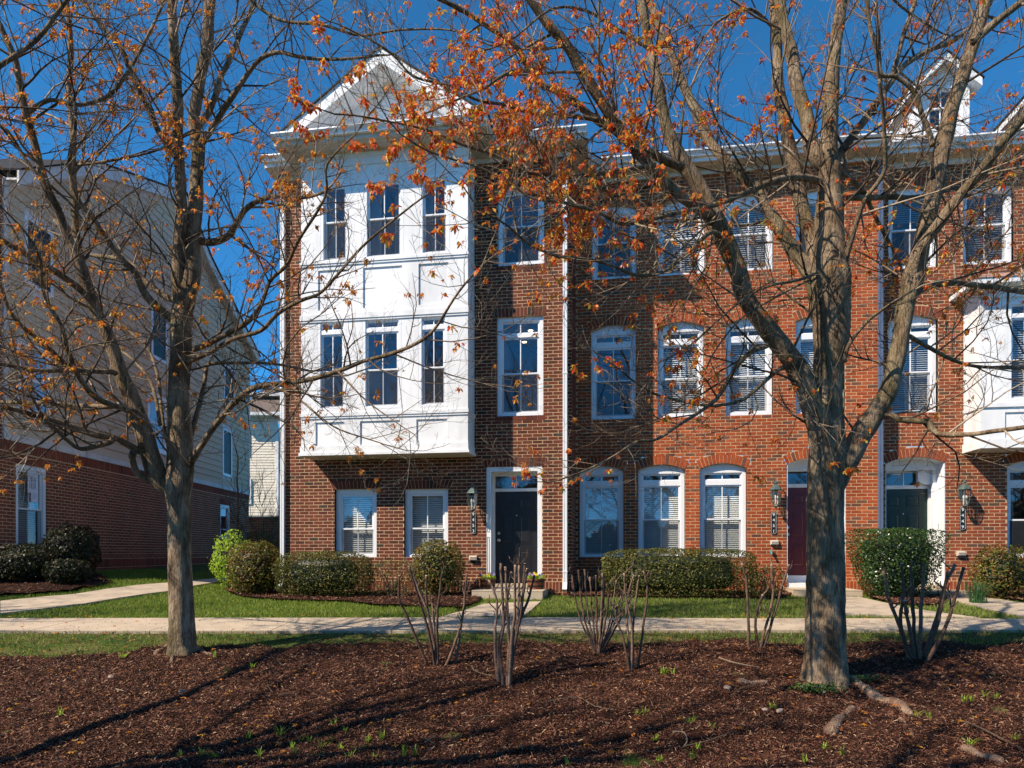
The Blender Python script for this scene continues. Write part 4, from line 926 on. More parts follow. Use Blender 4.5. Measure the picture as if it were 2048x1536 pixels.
for o in (LO1, LO2): arch_bricks(HL, oL, WL, o, 'brick_d', 'mortar_d')
m = MB(); mo = MB()
row_bricks(m, WL, v0, vE, zS - bc, zS, .0677, -.012); row_bricks(m, WL, v0, vE + .02, .42 + CH, .42 + CH + .205, .0677, -.022); row_bricks(m, WL, v0, vE + .02, .42 + CH + .205, .42 + CH + .275, .105, -.016)
for k in range(-4, 1): row_bricks(m, WL, v0, vE + .02, .42 + k * CH, .42 + (k + 1) * CH, BL, -.022)
for z0_, z1_, yy in ((zS - bc - .02, zS, -.004), (-.1, .42 + CH * 5, -.012)): mo.box(v0, vE, yy, .05, z0_, z1_)
m.build('band_brick', 'brick_d', HL, (0, 0, 0), 'stuff'); mo.build('base_mortar', 'mortar_d', HL)
gab = [(lp(-6, 300)[0] - .3, lp(6, 342)[1] - .35), (lp(6, 342)[0], lp(6, 342)[1]), (lp(163, 325)[0], lp(163, 325)[1]), (lp(351, 388)[0], lp(351, 388)[1]), (lp(402, 514)[0], lp(402, 514)[1]), (vE + .3, lp(505, 716)[1])]
gv = [p[0] for p in gab]; gz = [p[1] for p in gab]
def gtop(v): return float(np.interp(v, gv, gz))
zE = gtop(vE)
lws = [lr(45, 103, 445, 582), lr(30, 98, 690, 832), lr(300, 332, 617, 722), lr(293, 329, 790, 905), lr(446, 467, 733, 802), lr(443, 462, 858, 953)]
shut = [0, 2, 4, 5]
EX = .19; z = zS + .14; i = 0
m = MB(); m.box(vS, vE + .02, -.03, .0, zS + .001, zS + .14); m.build('skirt_board', 'siding_w', HL)
while z < max(gz) - .1:
    iv = [(vS + .12, vE - .1)]
    zz = z + EX * .6
    if zz > min(gz[1], zE):                     # clip to the gable
        vs = np.linspace(vS, vE, 400); ok = [v for v in vs if gtop(v) > zz + .05]
        if not ok: break
        iv = [(max(vS + .12, min(ok)), min(vE - .1, max(ok)))]
    for a, b, c, d in lws:
        if c - .0 < z + EX and d > z + .0:
            nv = []
            for p, q in iv:
                if b <= p or a >= q: nv.append((p, q)); continue
                if a > p: nv.append((p, a))
                if b < q: nv.append((b, q))
            iv = nv
    for p, q in iv:
        if q - p < .03: continue
        s = MB(); s.prism_x([(.0, z), (-.034, z), (-.008, z + EX + .012), (.0, z + EX + .012)], p, q); s.build('siding_board', 'siding', HL)
    z += EX; i += 1
m = MB(); m.box(vE - .1, vE + .02, -.028, 0, zS + .14, zE - .1); m.box(vS, vS + .12, -.028, 0, zS + .14, gtop(vS) - .1); m.build('corner_board', 'siding_w', HL)
for i in range(1, len(gab) - 1):
    a, b = gab[i], gab[i + 1]
    m = MB(); P = [(a[0], a[1] - .26), (b[0], b[1] - .26), (b[0], b[1] + .02), (a[0], a[1] + .02)]; m.prism(P, -.30, -.26); m.build('rake_board', 'siding_w', HL)
    m = MB(); P = [(a[0], a[1] - .16), (b[0], b[1] - .16), (b[0], b[1] - .13), (a[0], a[1] - .13)]; m.prism(P, -.259, -.001)
    P = [(a[0], a[1] - .36), (b[0], b[1] - .36), (b[0], b[1] - .161), (a[0], a[1] - .161)]; m.prism(P, -.034, -.002); m.build('rake_soffit', 'siding_w', HL)
    m = MB(); P = [(a[0], a[1] + .021), (b[0], b[1] + .021), (b[0], b[1] + .06), (a[0], a[1] + .06)]; m.prism(P, -.34, 9); m.build('roof', 'shingle_k', HL)
m = MB(); m.prism([(v0, zS), (vE, zS), (vE, zE - .15)] + [(p[0], p[1] - .15) for p in gab[-2:0:-1]], .003, .1); m.box(v0, vE, 8.9, 9, -.3, 7); m.box(vE - .03, vE - .001, .06, 9, -.3, zE - .2)
HLb = m.build('backing_wall', 'siding_w', HL)
brick_wall(HL, oL, WL, v0, vS, zS, gtop(v0) + .02, [], 'brick_d', 'mortar_d', singles=False)
brick_wall(HL, oL, Wall(v0, 9, R(-90)), 0, 9, 0, gtop(v0) + .02, [], 'brick_d', 'mortar_d', singles=False)
def plainwin(Hh, a, b, c, d, dark):
    m = MB(); m.frame(a, b, c, d, .09, -.045, .002); o = m.build('window', 'vinyl', Hh)
    if dark:
        s = MB(); s.frame(a + .09, b - .09, c + .09, d - .09, .05, -.035, -.01); s.box(a + .14, b - .14, -.022, -.008, c + .14, d - .14)
        k = c + .17
        while k < d - .17: s.box(a + .15, b - .15, -.032, -.021, k, k + .03); k += .06
        s.build('shutter', 'shutter', o, (0, 0, 0))
    else:
        s = MB(); s.frame(a + .09, b - .09, c + .09, d - .09, .035, -.03, -.004); s.box(a + .125, b - .125, -.032, -.003, (c + d) / 2 - .03, (c + d) / 2 + .03); s.build('sash', 'vinyl', o)
        g_ = MB(); g_.quad((a + .12, -.012, c + .12), (b - .12, -.012, c + .12), (b - .12, -.012, d - .12), (a + .12, -.012, d - .12)); g_.build('pane', 'glass', o)
        g_ = MB(); g_.quad((a + .12, -.0, c + .12), (b - .12, -.0, c + .12), (b - .12, -.0, d - .12), (a + .12, -.0, d - .12)); g_.build('drawn_blind', 'curtain', o)
for i, (a, b, c, d) in enumerate(lws): plainwin(HL, a, b, c, d, i in shut)
wo_ = window(HL, oL, LO1.u0, LO1.u1, LO1.z0, LO1.z1, .0, rail=lp(60, 1019)[1], muntin=True, screen=True, sill=None, depth=1.0, cas=.085, blind=1, tilt=.9)
window(HL, oL, LO2.u0, LO2.u1, LO2.z0, LO2.z1, .0, rail=lp(450, 1059)[1], muntin=False, screen=False, sill=None, depth=1.0, cas=.085)
m = MB(); pa, pb = lp(60, 980)[0], lp(80, 980)[0]; ptop, pbot = lp(70, 948)[1], lp(70, 1004)[1]
m.box(pa, pb, .045, .047, pbot + .18, ptop); m.box(pa + .09, pb - .0, .042, .044, pbot, pbot + .25); m.build('taped_paper', 'paper', wo_)
m = MB()
for k in range(6): x_ = pa + .05 + k * .035; m.tube([(x_, .0405, pbot + .26), (x_ + .02 * math.sin(k * 2), .0405, (ptop + pbot) / 2 + .1), (x_ + .015 * math.cos(k), .0405, ptop - .06)], [.004] * 3, 4)
for k in range(3): m.tube([(pa + .12, .0405, pbot + .08 + k * .04), (pb - .04, .0405, pbot + .09 + k * .04)], [.004] * 2, 4)
m.build('scribble', 'ink', wo_)
# yellow vinyl house far behind, between the two
YH = 37.0
def hp(px, py): q = at(px, py, YH); return q.x, q.z
HF = thing('far_house', 'distant cream sided house with grey roof in the gap between houses', 'house', (hp(525, 1100)[0], YH, 0))
offF = -hp(525, 1100)[0]; Lf = (offF, -YH, 0)
a0, zt_ = hp(486, 862); a1, _ = hp(553, 862)
def hb(name, x0, x1, y0, y1, d0, d1, mat):
    a, zz1 = hp(x0, y0); b, zz0 = hp(x1, y1); m = MB(); m.box(a, b, YH + d0, YH + d1, zz0, zz1); return m.build(name, mat, HF, Lf)
hb('backing_wall', 470, 640, 860, 1150, .03, 6, 'siding_w')
z = hp(500, 1130)[1]
while z < hp(500, 862)[1]:
    a, b = hp(494, 900)[0], hp(553, 900)[0]; m = MB(); m.prism_x([(YH + .03, z), (YH, z), (YH + .02, z + .155), (YH + .03, z + .155)], a, b); m.build('siding_board', 'cream', HF, Lf); z += .15
hb('corner_board', 551, 557, 850, 1130, -.02, .02, 'white'); hb('frieze', 488, 556, 833, 861, -.03, .02, 'siding_w'); hb('gutter', 470, 600, 829, 835, -.7, -.3, 'gutter')
m = MB(); a, b = hp(470, 0)[0], hp(620, 0)[0]; z0_, z1_ = hp(0, 830)[1], hp(0, 778)[1] + 1.0
m.add([(a, YH - .6, z0_), (b, YH - .6, z0_), (b, YH + 4.4, z1_), (a, YH + 4.4, z1_)], [(0, 1, 2, 3)]); m.build('roof', 'shingle', HF, Lf)
hb('upper_wall', 470, 560, 772, 826, 2.6, 3, 'siding_w'); hb('upper_eave', 470, 575, 768, 775, 1.9, 3, 'gutter')
for (x0, x1, y0, y1, dd) in ((490, 506, 787, 825, 2.5), (508, 530, 787, 825, 2.5), (488, 499, 858, 912, -.06), (489, 503, 958, 1008, -.06)):
    a, zz1 = hp(x0, y0); b, zz0 = hp(x1, y1); m = MB(); m.frame(a, b, zz0, zz1, .09, YH + dd, YH + dd + .08); m.box(a + .09, b - .09, YH + dd + .01, YH + dd + .07, (zz0 + zz1) / 2 - .04, (zz0 + zz1) / 2 + .04); o = m.build('window', 'vinyl', HF, Lf)
    g_ = MB(); g_.box(a + .09, b - .09, YH + dd + .03, YH + dd + .06, zz0 + .09, zz1 - .09); g_.build('pane', 'glass', o)
# brick garden wall in the gap
YW = 27.0; q0 = at(484, 1036, YW); q1 = at(566, 1036, YW); GW = thing('garden_wall', 'low brown brick garden wall in the gap between the two houses', 'wall', (q0.x, YW, 0))
brick_wall(GW, (0, 0), Wall(0, 0, 0), 0, q1.x - q0.x + 1.5, 0, q0.z, [], 'brick_b', 'mortar_d', singles=False)
m = MB(); m.box(-.05, q1.x - q0.x + 1.5, -.04, .3, q0.z + .002, q0.z + .07); m.build('coping', 'conc', GW)

# ================================================================== TREES
def catmull(P, R_, sub):
    out = []; rr = []
    n = len(P)
    for i in range(n - 1):
        p0, p1, p2, p3 = P[max(i - 1, 0)], P[i], P[i + 1], P[min(i + 2, n - 1)]
        for k in range(sub):
            t = k / sub
            out.append(.5 * ((2 * p1) + (p2 - p0) * t + (2 * p0 - 5 * p1 + 4 * p2 - p3) * t * t + (3 * p1 - p0 - 3 * p2 + p3) * t ** 3)); rr.append(R_[i] + (R_[i + 1] - R_[i]) * t)
    out.append(P[-1]); rr.append(R_[-1]); return out, rr
class Tree:
    tk = 1.0
    def __init__(s, name, label, px, py, seed, leafmat):
        X, Y = gp(px, py); s.base = Vector((X, Y, float(G(X, Y)))); s.t = thing(name, label, 'tree', s.base); s.off = -s.base
        s.r = random.Random(seed); s.twig = MB(); s.leaf = []; s.mat = leafmat; s.limbs = []; s.nsh = Vector((seed, 0, 0)); s.cull = True
    def limb(s, pts, h0, h1, y0, y1, part='limb', ext=True, n=None, dens=1.0, leafy=1.0, wob=.02, spawn=True, hs=None, pref=0):
        pts = list(pts); 
        if ext and pts[-1][1] < 12:
            (xa, ya), (xb, yb) = pts[-2], pts[-1]; L = math.hypot(xb - xa, yb - ya) + 1e-6; ux, uy = (xb - xa) / L, (yb - ya) / L
            for k in range(1, 4): pts.append((xb + ux * 130 * k + s.r.uniform(-25, 25), yb + uy * 130 * k))
            h1 = h1 * .4
        d = [0]
        for a, b in zip(pts, pts[1:]): d.append(d[-1] + math.hypot(b[0] - a[0], b[1] - a[1]))
        T = d[-1]; P = []; RR = []
        for i, (p, q) in enumerate(zip(pts, d)):
            f = q / T; Y = y0 + (y1 - y0) * f; P.append(at(p[0], p[1], Y)); h = .91 * (hs[i] if hs and i < len(hs) else h0 + (h1 - h0) * f ** .85)
            RR.append(h / F * Y)
        P, RR = catmull(P, RR, 4)
        P2 = []
        for i, p in enumerate(P):
            q = p * 2.2; e = RR[i] * .35 + wob * .4
            P2.append(p + Vector((mnoise.noise(q), mnoise.noise(q + Vector((5, 5, 5))), mnoise.noise(q + Vector((9, 2, 7))))) * e if 0 < i else p)
        rr = [r * (1 + .13 * mnoise.noise(P[i] * 6)) for i, r in enumerate(RR)]
        m = MB(); nn = n or (16 if h0 > 12 else 10 if h0 > 6 else 7); s.solid(m, P2, rr, nn, h0 > 7)
        m.build(part, 'bark', s.t, s.off, None, True)
        if spawn: s.limbs.append((P2, rr, dens, leafy, pref))
        return P2
    def solid(s, m, P, rr, n, lumpy, lobes=None):
        o = len(m.v); m.tube(P, rr, n)
        if lumpy:
            for i, p in enumerate(P):
                for k in range(n):
                    v = Vector(m.v[o + i * n + k]); d = v - p
                    q = 1 + .10 * mnoise.noise(Vector((v.x * 7, v.y * 7, v.z * 3.2))) + .05 * mnoise.noise(v * 19)
                    if lobes: q += lobes[i] * (.5 + .5 * math.sin(k * 2 * math.pi / n * 5 + 1.0)) 
                    v = p + d * q; m.v[o + i * n + k] = (v.x, v.y, v.z)
    def trunk(s, pts, Y, lob):
        P = []; RR = []; LB = []
        for (x, y, h), l in zip(pts, lob): P.append(at(x, y, Y)); RR.append(.92 * s.tk * h / F * Y)
        P2, R2 = catmull(P, RR, 6); L2 = list(np.interp(np.linspace(0, len(P) - 1, len(P2)), range(len(P)), lob))
        m = MB(); s.solid(m, P2, R2, 32, True, L2); m.build('trunk', 'bark', s.t, s.off, None, True)
        s.limbs.append((P2[len(P2) // 2:], R2[len(P2) // 2:], .35, .6, 0)); return P2
    def grow(s, p, d, L, r, lev, leafy):
        R_ = s.r; n = 5 if lev < 3 else 3; P = [p]; rr = [r]; cur = p.copy(); dd = d.normalized()
        bend = Vector((R_.uniform(-1, 1), R_.uniform(-1, 1), R_.uniform(-.25, 1.0))) * .22
        for i in range(n):
            dd = (dd + bend + Vector((R_.uniform(-1, 1), R_.uniform(-1, 1), R_.uniform(-1, 1))) * .17).normalized()
            cur = cur + dd * (L / n); P.append(cur.copy()); rr.append(max(.0011, r * (1 - .75 * (i + 1) / n)))
        if s.cull and any(abs(q.x) > q.y * .95 + 1 for q in P) or cur.y < 1.2: 
            if lev > 1: return
        s.twig.tube(P, rr, 5 if lev == 1 else 4 if lev == 2 else 3, False)
        if lev < 3:
            k = int(L / (.19 if lev == 1 else .085)) + 1; sd = R_.choice((-1, 1))
            for j in range(k):
                f = .18 + .8 * (j + R_.uniform(0, .6)) / k; i = min(n - 1, int(f * n)); q = P[i].lerp(P[i + 1], f * n - i) if i < n else P[-1]
                ax = (P[i + 1] - P[i]).normalized(); side = ax.cross(Vector((R_.uniform(-1, 1), R_.uniform(-1, 1), R_.uniform(-1, 1)))).normalized(); sd = -sd
                nd = ax * R_.uniform(.5, 1.0) + side * R_.uniform(.6, 1.0) + Vector((0, 0, .18))
                s.grow(q, nd, L * R_.uniform(.28, .5) * (1.15 - f * .4), max(.0013, rr[i] * .62), lev + 1, leafy)
        if lev >= 2:
            pr = (.5 if lev == 3 else .35) * leafy * max(0, mnoise.noise(cur * 1.9 + s.nsh) - .10 + .07 * leafy) * (2.3 if leafy < 2.5 else .95)
            if R_.random() < pr: s.leaf.append(cur.copy())
            if leafy > 3 and R_.random() < pr * .8: s.leaf.append(P[len(P) // 2].copy())
    def twigs(s, spacing=.25):
        R_ = s.r
        for P, rr, dens, leafy, pref in s.limbs:
            acc = 0; nxt = R_.uniform(.05, spacing)
            for i in range(1, len(P)):
                L = (P[i] - P[i - 1]).length; acc += L
                rad = rr[i]; sp = spacing / max(.05, dens) * (1 if rad < .05 else 1.6)
                while acc > nxt:
                    nxt += sp * R_.uniform(.6, 1.4); ax = (P[i] - P[i - 1]).normalized()
                    side = ax.cross(Vector((R_.uniform(-1, 1), R_.uniform(-1, 1), R_.uniform(-1, 1)))).normalized()
                    nd = ax * R_.uniform(.35, .9) + side + Vector((0, 0, .1))
                    L1 = R_.uniform(.55, 1.6) * (1.0 if rad > .015 else .6); s.grow(P[i] + side * rad * .6, nd, L1, min(.013, max(.004, rad * .45)), 1, leafy)
            d = (P[-1] - P[-2]).normalized(); s.grow(P[-1], d, R_.uniform(.4, .8), rr[-1] * .9, 1, leafy)
    def finish(s):
        m = s.twig; V = np.array(m.v, np.float32) + np.array(s.off, np.float32); 
        q = np.array([f for f in m.f if len(f) == 4], np.int32); np_mesh('twigs', V, q, 'twig', s.t, 'stuff')
        leaves(s)
def tuft(seed, n=13, L=.034, W=.0064):
    r = random.Random(seed); V = []; Fc = []
    for i in range(n):
        a = r.uniform(0, 6.283); el = r.uniform(-1.25, .75); d = Vector((math.cos(a) * math.cos(el), math.sin(a) * math.cos(el), math.sin(el)))
        l = L * r.uniform(.6, 1.25); sd = d.cross(Vector((r.uniform(-1, 1), r.uniform(-1, 1), r.uniform(-1, 1)))).normalized() * W * r.uniform(.8, 1.5)
        dr = Vector((0, 0, -1)) * l * .35; b = d * l * .12 + Vector((r.uniform(-1, 1), r.uniform(-1, 1), r.uniform(-1, .5))) * .014
        q = [b - sd * .3, b + sd * .3, b + d * l * .6 + dr * .3 + sd * 1.2, b + d * l * .6 + dr * .3 - sd * 1.2, b + d * l + dr + sd * .35, b + d * l + dr - sd * .35]
        o = len(V); V += [tuple(x) for x in q]; Fc += [(o, o + 1, o + 2, o + 3), (o + 3, o + 2, o + 4, o + 5)]
    return np.array(V, np.float32), np.array(Fc, np.int32)
TUFTS = [tuft(i) for i in range(5)]
def leaves(s):
    if not s.leaf: return
    P = np.array([tuple(p) for p in s.leaf], np.float32); vis = (np.abs(P[:, 0]) < P[:, 1] * .77) & ((P[:, 2] - E) < P[:, 1] * .83)
    order = np.argsort(np.where(vis, P[:, 1], 1e3)); mes = []
    for V, Fq in TUFTS:
        me = bpy.data.meshes.new('leaf_tuft'); me.from_pydata([tuple(v) for v in V], [], [tuple(f) for f in Fq]); me.materials.append(M[s.mat]); mes.append(me)
    for i in order[:300]:
        r = s.r; o = link('leaf_tuft', mes[r.randrange(5)], s.t, Vector(P[i].tolist()) + s.off); o.rotation_euler = (r.uniform(-.3, .3), r.uniform(-.3, .3), r.uniform(0, 6.28)); k = r.uniform(.45, 1.05); o.scale = (k, k, k)
    VV = []; FF = []; o = 0
    for i in order[300:]:
        V, Fq = TUFTS[s.r.randrange(5)]; a = s.r.uniform(0, 6.28); k = s.r.uniform(.5, 1.15); c, sn = math.cos(a) * k, math.sin(a) * k
        W_ = np.stack([V[:, 0] * c - V[:, 1] * sn, V[:, 0] * sn + V[:, 1] * c, V[:, 2] * k], -1) + P[i] + np.array(s.off, np.float32)
        VV.append(W_); FF.append(Fq + o); o += len(V)
    if VV: np_mesh('leaves', np.concatenate(VV), np.concatenate(FF), s.mat, s.t, 'stuff')

YT = gp(1650, 1366)[1]; YT2 = gp(365, 1311)[1]
TR = Tree('maple_tree', 'thick forked maple on the right, rising before the maroon door', 1650, 1366, 11, 'leaf_red')
TR.tk = .93
TR.trunk([(1650, 1400, 56), (1650, 1368, 51), (1650, 1345, 47), (1650, 1300, 44), (1650, 1200, 43), (1651, 1100, 41), (1651, 1010, 40), (1652, 950, 43), (1655, 905, 41), (1652, 860, 40), (1653, 790, 34), (1658, 720, 33), (1662, 670, 38), (1661, 610, 44), (1658, 560, 46), (1657, 520, 40), (1658, 450, 30), (1660, 380, 27), (1659, 340, 25), (1657, 300, 20), (1661, 220, 17), (1667, 120, 15), (1684, 0, 12), (1700, -150, 9), (1720, -320, 4)], YT, [.28, .2, .1, .03] + [0] * 21)
y = YT
TR.limb([(1664, 985), (1690, 925), (1702, 908), (1734, 853), (1770, 794), (1787, 735), (1800, 677), (1813, 605), (1826, 556), (1835, 520), (1852, 455), (1868, 386), (1888, 288), (1910, 190), (1936, 109), (1956, 50), (1975, 0)], 30, 13, y, y - .4, hs=[24, 27, 26, 23, 20, 18.5, 17.5, 18, 22, 20, 17, 17, 17, 15, 14, 13, 12], dens=.5)
TR.limb([(1816, 585), (1838, 505), (1880, 440), (1907, 405), (1956, 347), (2008, 281), (2060, 225)], 14, 9, y - .1, y - .9, dens=.8)
TR.limb([(1945, 85), (1985, 50), (2040, 5)], 9, 6, y - .4, y - .8)
TR.limb([(1652, 880), (1618, 800), (1582, 728), (1533, 660), (1488, 598), (1475, 549), (1458, 500), (1432, 448), (1410, 403), (1387, 360), (1364, 318), (1345, 272), (1330, 230), (1314, 170), (1300, 100), (1288, 40), (1280, 0)], 24, 9, y, y - .7, hs=[25, 24, 22, 20, 18, 18, 20, 23, 18, 17, 15, 14, 12, 11, 10, 10, 9], dens=.6)
TR.limb([(1425, 440), (1407, 422), (1358, 393), (1325, 360), (1293, 325), (1260, 289), (1228, 240), (1190, 184), (1165, 141), (1132, 89), (1100, 55), (1060, 0)], 14, 8, y - .5, y - 1.6, hs=[14, 14, 12, 11, 12, 12, 12, 12, 12, 11, 10, 8], dens=.9)
TR.limb([(1366, 335), (1306, 311), (1260, 280), (1228, 260), (1189, 239), (1132, 190), (1083, 167), (1060, 141), (1034, 96), (986, 60), (940, 30), (890, 4)], 10, 4, y - .55, y - 1.9, leafy=1.3)
TR.limb([(1060, 141), (1018, 145), (969, 177), (937, 190), (880, 215), (830, 235)], 4.5, 1.5, y - 1.3, y - 2.0, leafy=1.8, dens=1.6)
TR.limb([(1198, 240), (1150, 232), (1067, 226), (1012, 210), (953, 200), (904, 174), (872, 167), (823, 151), (784, 109), (741, 80), (680, 50)], 5, 1.6, y - 1.0, y - 1.7, leafy=.9, dens=1.4)
TR.limb([(1640, 600), (1611, 533), (1563, 464), (1533, 422), (1511, 383), (1485, 360), (1455, 325), (1423, 289), (1400, 240), (1375, 185), (1350, 130), (1320, 60), (1298, 0)], 17, 8, y, y + 1.0, hs=[18, 16, 14, 12, 12, 11, 11, 11, 11, 10, 9, 8, 8], dens=.8)
TR.limb([(1650, 620), (1637, 565), (1628, 484), (1611, 435), (1598, 380), (1585, 321), (1572, 272), (1566, 240), (1555, 184), (1554, 125), (1550, 60), (1548, 0)], 17, 8, y, y + .8, hs=[18, 17, 16, 15, 15, 14, 13, 13, 12, 11, 10, 9], dens=.6)
TR.limb([(1650, 330), (1624, 288), (1607, 223), (1591, 158), (1581, 99), (1568, 50), (1555, 0)], 17, 10, y, y + .5, hs=[18, 17, 15, 14, 13, 12, 11], dens=.6)
TR.limb([(1665, 325), (1702, 278), (1747, 213), (1780, 167), (1809, 132), (1858, 102), (1907, 80), (1960, 40)], 10, 4, y, y + 1.2)
TR.limb([(1780, 167), (1797, 110), (1812, 60), (1830, 0)], 6, 4, y + .6, y + 1.0)
TR.limb([(1865, 290), (1861, 270), (1845, 229), (1829, 184), (1793, 154), (1762, 150), (1751, 109), (1741, 60), (1735, 0)], 6, 4.5, y - .5, y - .9)
TR.limb([(1675, 397), (1728, 396), (1790, 395), (1845, 392), (1913, 376), (1980, 372), (2060, 363)], 7, 4, y, y + 1.5, dens=1.2, leafy=1.3)
TR.limb([(1672, 340), (1700, 358), (1728, 386), (1741, 412), (1760, 451), (1790, 506), (1810, 560)], 6, 3, y, y + .8)
TR.limb([(1690, 520), (1708, 457), (1728, 402), (1757, 363), (1770, 327), (1767, 223), (1757, 158)], 6, 4, y - .1, y - .8)
TR.limb([(1690, 725), (1700, 690), (1734, 647), (1760, 625), (1790, 603)], 5, 3, y - .2, y - .5, leafy=1.2, dens=1.4)
TR.limb([(1830, 590), (1850, 576), (1884, 566), (1956, 571), (2070, 584)], 8, 5.5, y - .1, y + .9, leafy=1.5, dens=1.5)
TR.limb([(1745, 845), (1760, 830), (1783, 830), (1800, 840), (1852, 843), (1861, 856), (1884, 869), (1940, 870), (1990, 862), (2070, 850)], 8, 4.5, y, y - 1.1, hs=[9, 7, 6, 6, 6, 6.5, 6, 5, 5, 4.5], dens=1.2, leafy=.5)
TR.limb([(1812, 670), (1858, 696), (1923, 726), (1980, 735), (2060, 736)], 5, 3, y, y + .9, leafy=1.5, dens=1.5)
TR.limb([(1655, 370), (1618, 357), (1553, 360), (1488, 386), (1423, 412), (1358, 425), (1293, 442), (1244, 448), (1188, 422), (1130, 406), (1080, 400)], 8, 3, y, y - 2.2, leafy=1.5, dens=1.3)
TR.limb([(1462, 510), (1452, 481), (1423, 464), (1390, 494), (1358, 520), (1325, 543), (1276, 549), (1228, 533), (1179, 520), (1120, 515)], 6, 2.5, y - .5, y - 1.9, leafy=1.4, dens=1.3)
TR.limb([(1535, 690), (1505, 702), (1472, 737), (1439, 789), (1416, 811), (1358, 850), (1312, 878), (1273, 883), (1228, 912), (1162, 945), (1120, 960)], 6, 1.8, y - .2, y - 1.6, leafy=1.2, dens=1.0)
TR.limb([(1570, 735), (1550, 743), (1488, 798), (1413, 811), (1332, 795), (1276, 769), (1240, 740)], 5, 1.8, y - .1, y - 1.2, leafy=1.8, dens=1.4)
TR.limb([(1620, 560), (1560, 590), (1480, 640), (1420, 720), (1400, 790)], 3, 1.2, y - .1, y - 1.2, leafy=.7)
TR.limb([(1640, 545), (1600, 560), (1530, 575), (1460, 620), (1380, 690), (1300, 735)], 3.5, 1.2, y - .1, y - 1.4, leafy=1.5, dens=1.2)
# the thickly budded boughs that hang in front of the white gable
TR.limb([(1310, 330), (1220, 345), (1140, 350), (1060, 345), (990, 310), (930, 290), (860, 262), (790, 245), (720, 232), (668, 228)], 5, 1.8, y - .8, y - 2.3, leafy=5.5, dens=2.0)
TR.limb([(1190, 422), (1110, 400), (1040, 380), (970, 340), (900, 318), (850, 300), (800, 268)], 4, 1.8, y - 1.8, y - 2.4, leafy=4.5, dens=2.0)
TR.limb([(1120, 515), (1060, 490), (1010, 450), (960, 420), (925, 370)], 3.5, 1.5, y - 1.9, y - 2.4, leafy=4, dens=1.8)
TR.limb([(1280, 230), (1230, 300), (1180, 360), (1120, 430), (1050, 470)], 4, 1.6, y - .8, y - 2.0, leafy=2.5, dens=1.3)
TR.limb([(1132, 190), (1090, 280), (1040, 360), (1000, 440), (960, 540)], 3, 1.4, y - 1.6, y - 2.5, leafy=2, dens=1.1)
TR.limb([(1300, 100), (1240, 60), (1170, 20), (1100, 20), (1020, 80), (940, 110)], 4, 1.6, y - .7, y - 1.8, leafy=1.2, dens=1.3)
TR.limb([(1550, 60), (1500, 20), (1440, 40), (1400, 90), (1360, 130)], 4, 2, y + .5, y - .3, leafy=2.2, dens=1.5)
TR.limb([(1684, 10), (1740, -40), (1800, 10), (1870, 60)], 4, 2, y, y + .5, leafy=1.8, dens=1.5)
TR.twigs(.21)
# surface roots of the right tree
def root(tree, pts, h0, h1):
    P = []; 
    for (x, y_) in pts: X, Y = gp(x, y_); P.append(Vector((X, Y, float(G(X, Y)) + .03)))
    P, RR = catmull(P, list(np.linspace(h0, h1, len(pts))), 5); RR = [r * (1 + .25 * mnoise.noise(p * 9)) for p, r in zip(P, RR)]
    P = [p + Vector((0, 0, .012 * math.sin(i * .9))) for i, p in enumerate(P)]
    P[0].z -= .01; P[-1].z -= .05; m = MB(); tree.solid(m, P, RR, 10, True); m.build('surface_root', 'root', tree.t, tree.off, None, True)
root(TR, [(1690, 1365), (1722, 1378), (1745, 1398), (1790, 1415), (1822, 1435)], .05, .04)
root(TR, [(1705, 1425), (1690, 1440), (1672, 1455), (1660, 1472)], .035, .055)
root(TR, [(1640, 1378), (1620, 1376), (1602, 1385)], .035, .022)
root(TR, [(1925, 1505), (1960, 1518), (2005, 1532)], .03, .035)
root(TR, [(1800, 1447), (1815, 1462), (1826, 1482)], .025, .02)
root(TR, [(1478, 1370), (1500, 1372), (1535, 1373)], .03, .025)
TR.finish()

TL = Tree('maple_tree', 'slimmer forked maple on the left, standing at the edge of mulch and grass', 365, 1311, 23, 'leaf_or')
y = YT2
TL.tk = .87
TL.trunk([(366, 1335, 40), (366, 1311, 36), (364, 1290, 32), (363, 1240, 29.5), (361, 1150, 28), (359, 1060, 27), (358, 1010, 28.5), (357, 970, 34), (360, 925, 32), (361, 880, 29), (358, 820, 26), (358, 760, 24), (361, 700, 24), (364, 640, 24), (367, 600, 25), (364, 570, 18)], y, [.3, .22, .1, .03] + [0] * 12)
TL.limb([(364, 610), (355, 563), (356, 498), (361, 449), (361, 391), (355, 293), (353, 195), (351, 130), (347, 65), (343, 0)], 15, 9, y, y - .4, hs=[16, 14, 13, 13, 12, 11, 10.5, 10, 10, 9], dens=.8)
TL.limb([(370, 615), (381, 563), (387, 481), (390, 391), (395, 293), (390, 228), (399, 146), (413, 81), (421, 0)], 17, 10, y, y + .4, hs=[19, 18, 16, 15, 13, 12, 12, 12, 11], dens=.8)
TL.limb([(352, 985), (325, 960), (303, 908), (280, 852), (267, 820), (250, 774), (234, 716), (211, 667), (195, 628), (176, 582), (163, 543), (143, 498), (130, 465), (114, 419), (104, 400), (88, 351), (71, 293), (52, 228), (39, 163), (29, 114), (0, 50)], 21, 6, y, y - 1.1, hs=[20, 21, 20, 18, 17.5, 17, 15, 13.5, 13, 14, 12, 11, 10, 10, 10, 9, 8, 8, 7, 6.5, 6], dens=.8)
TL.limb([(166, 555), (153, 481), (150, 400), (146, 325), (143, 228), (137, 163), (140, 98), (133, 0)], 9, 5, y - .5, y - .2)
TL.limb([(168, 585), (114, 546), (65, 514), (0, 478), (-80, 450)], 8, 5, y - .5, y - 1.4)
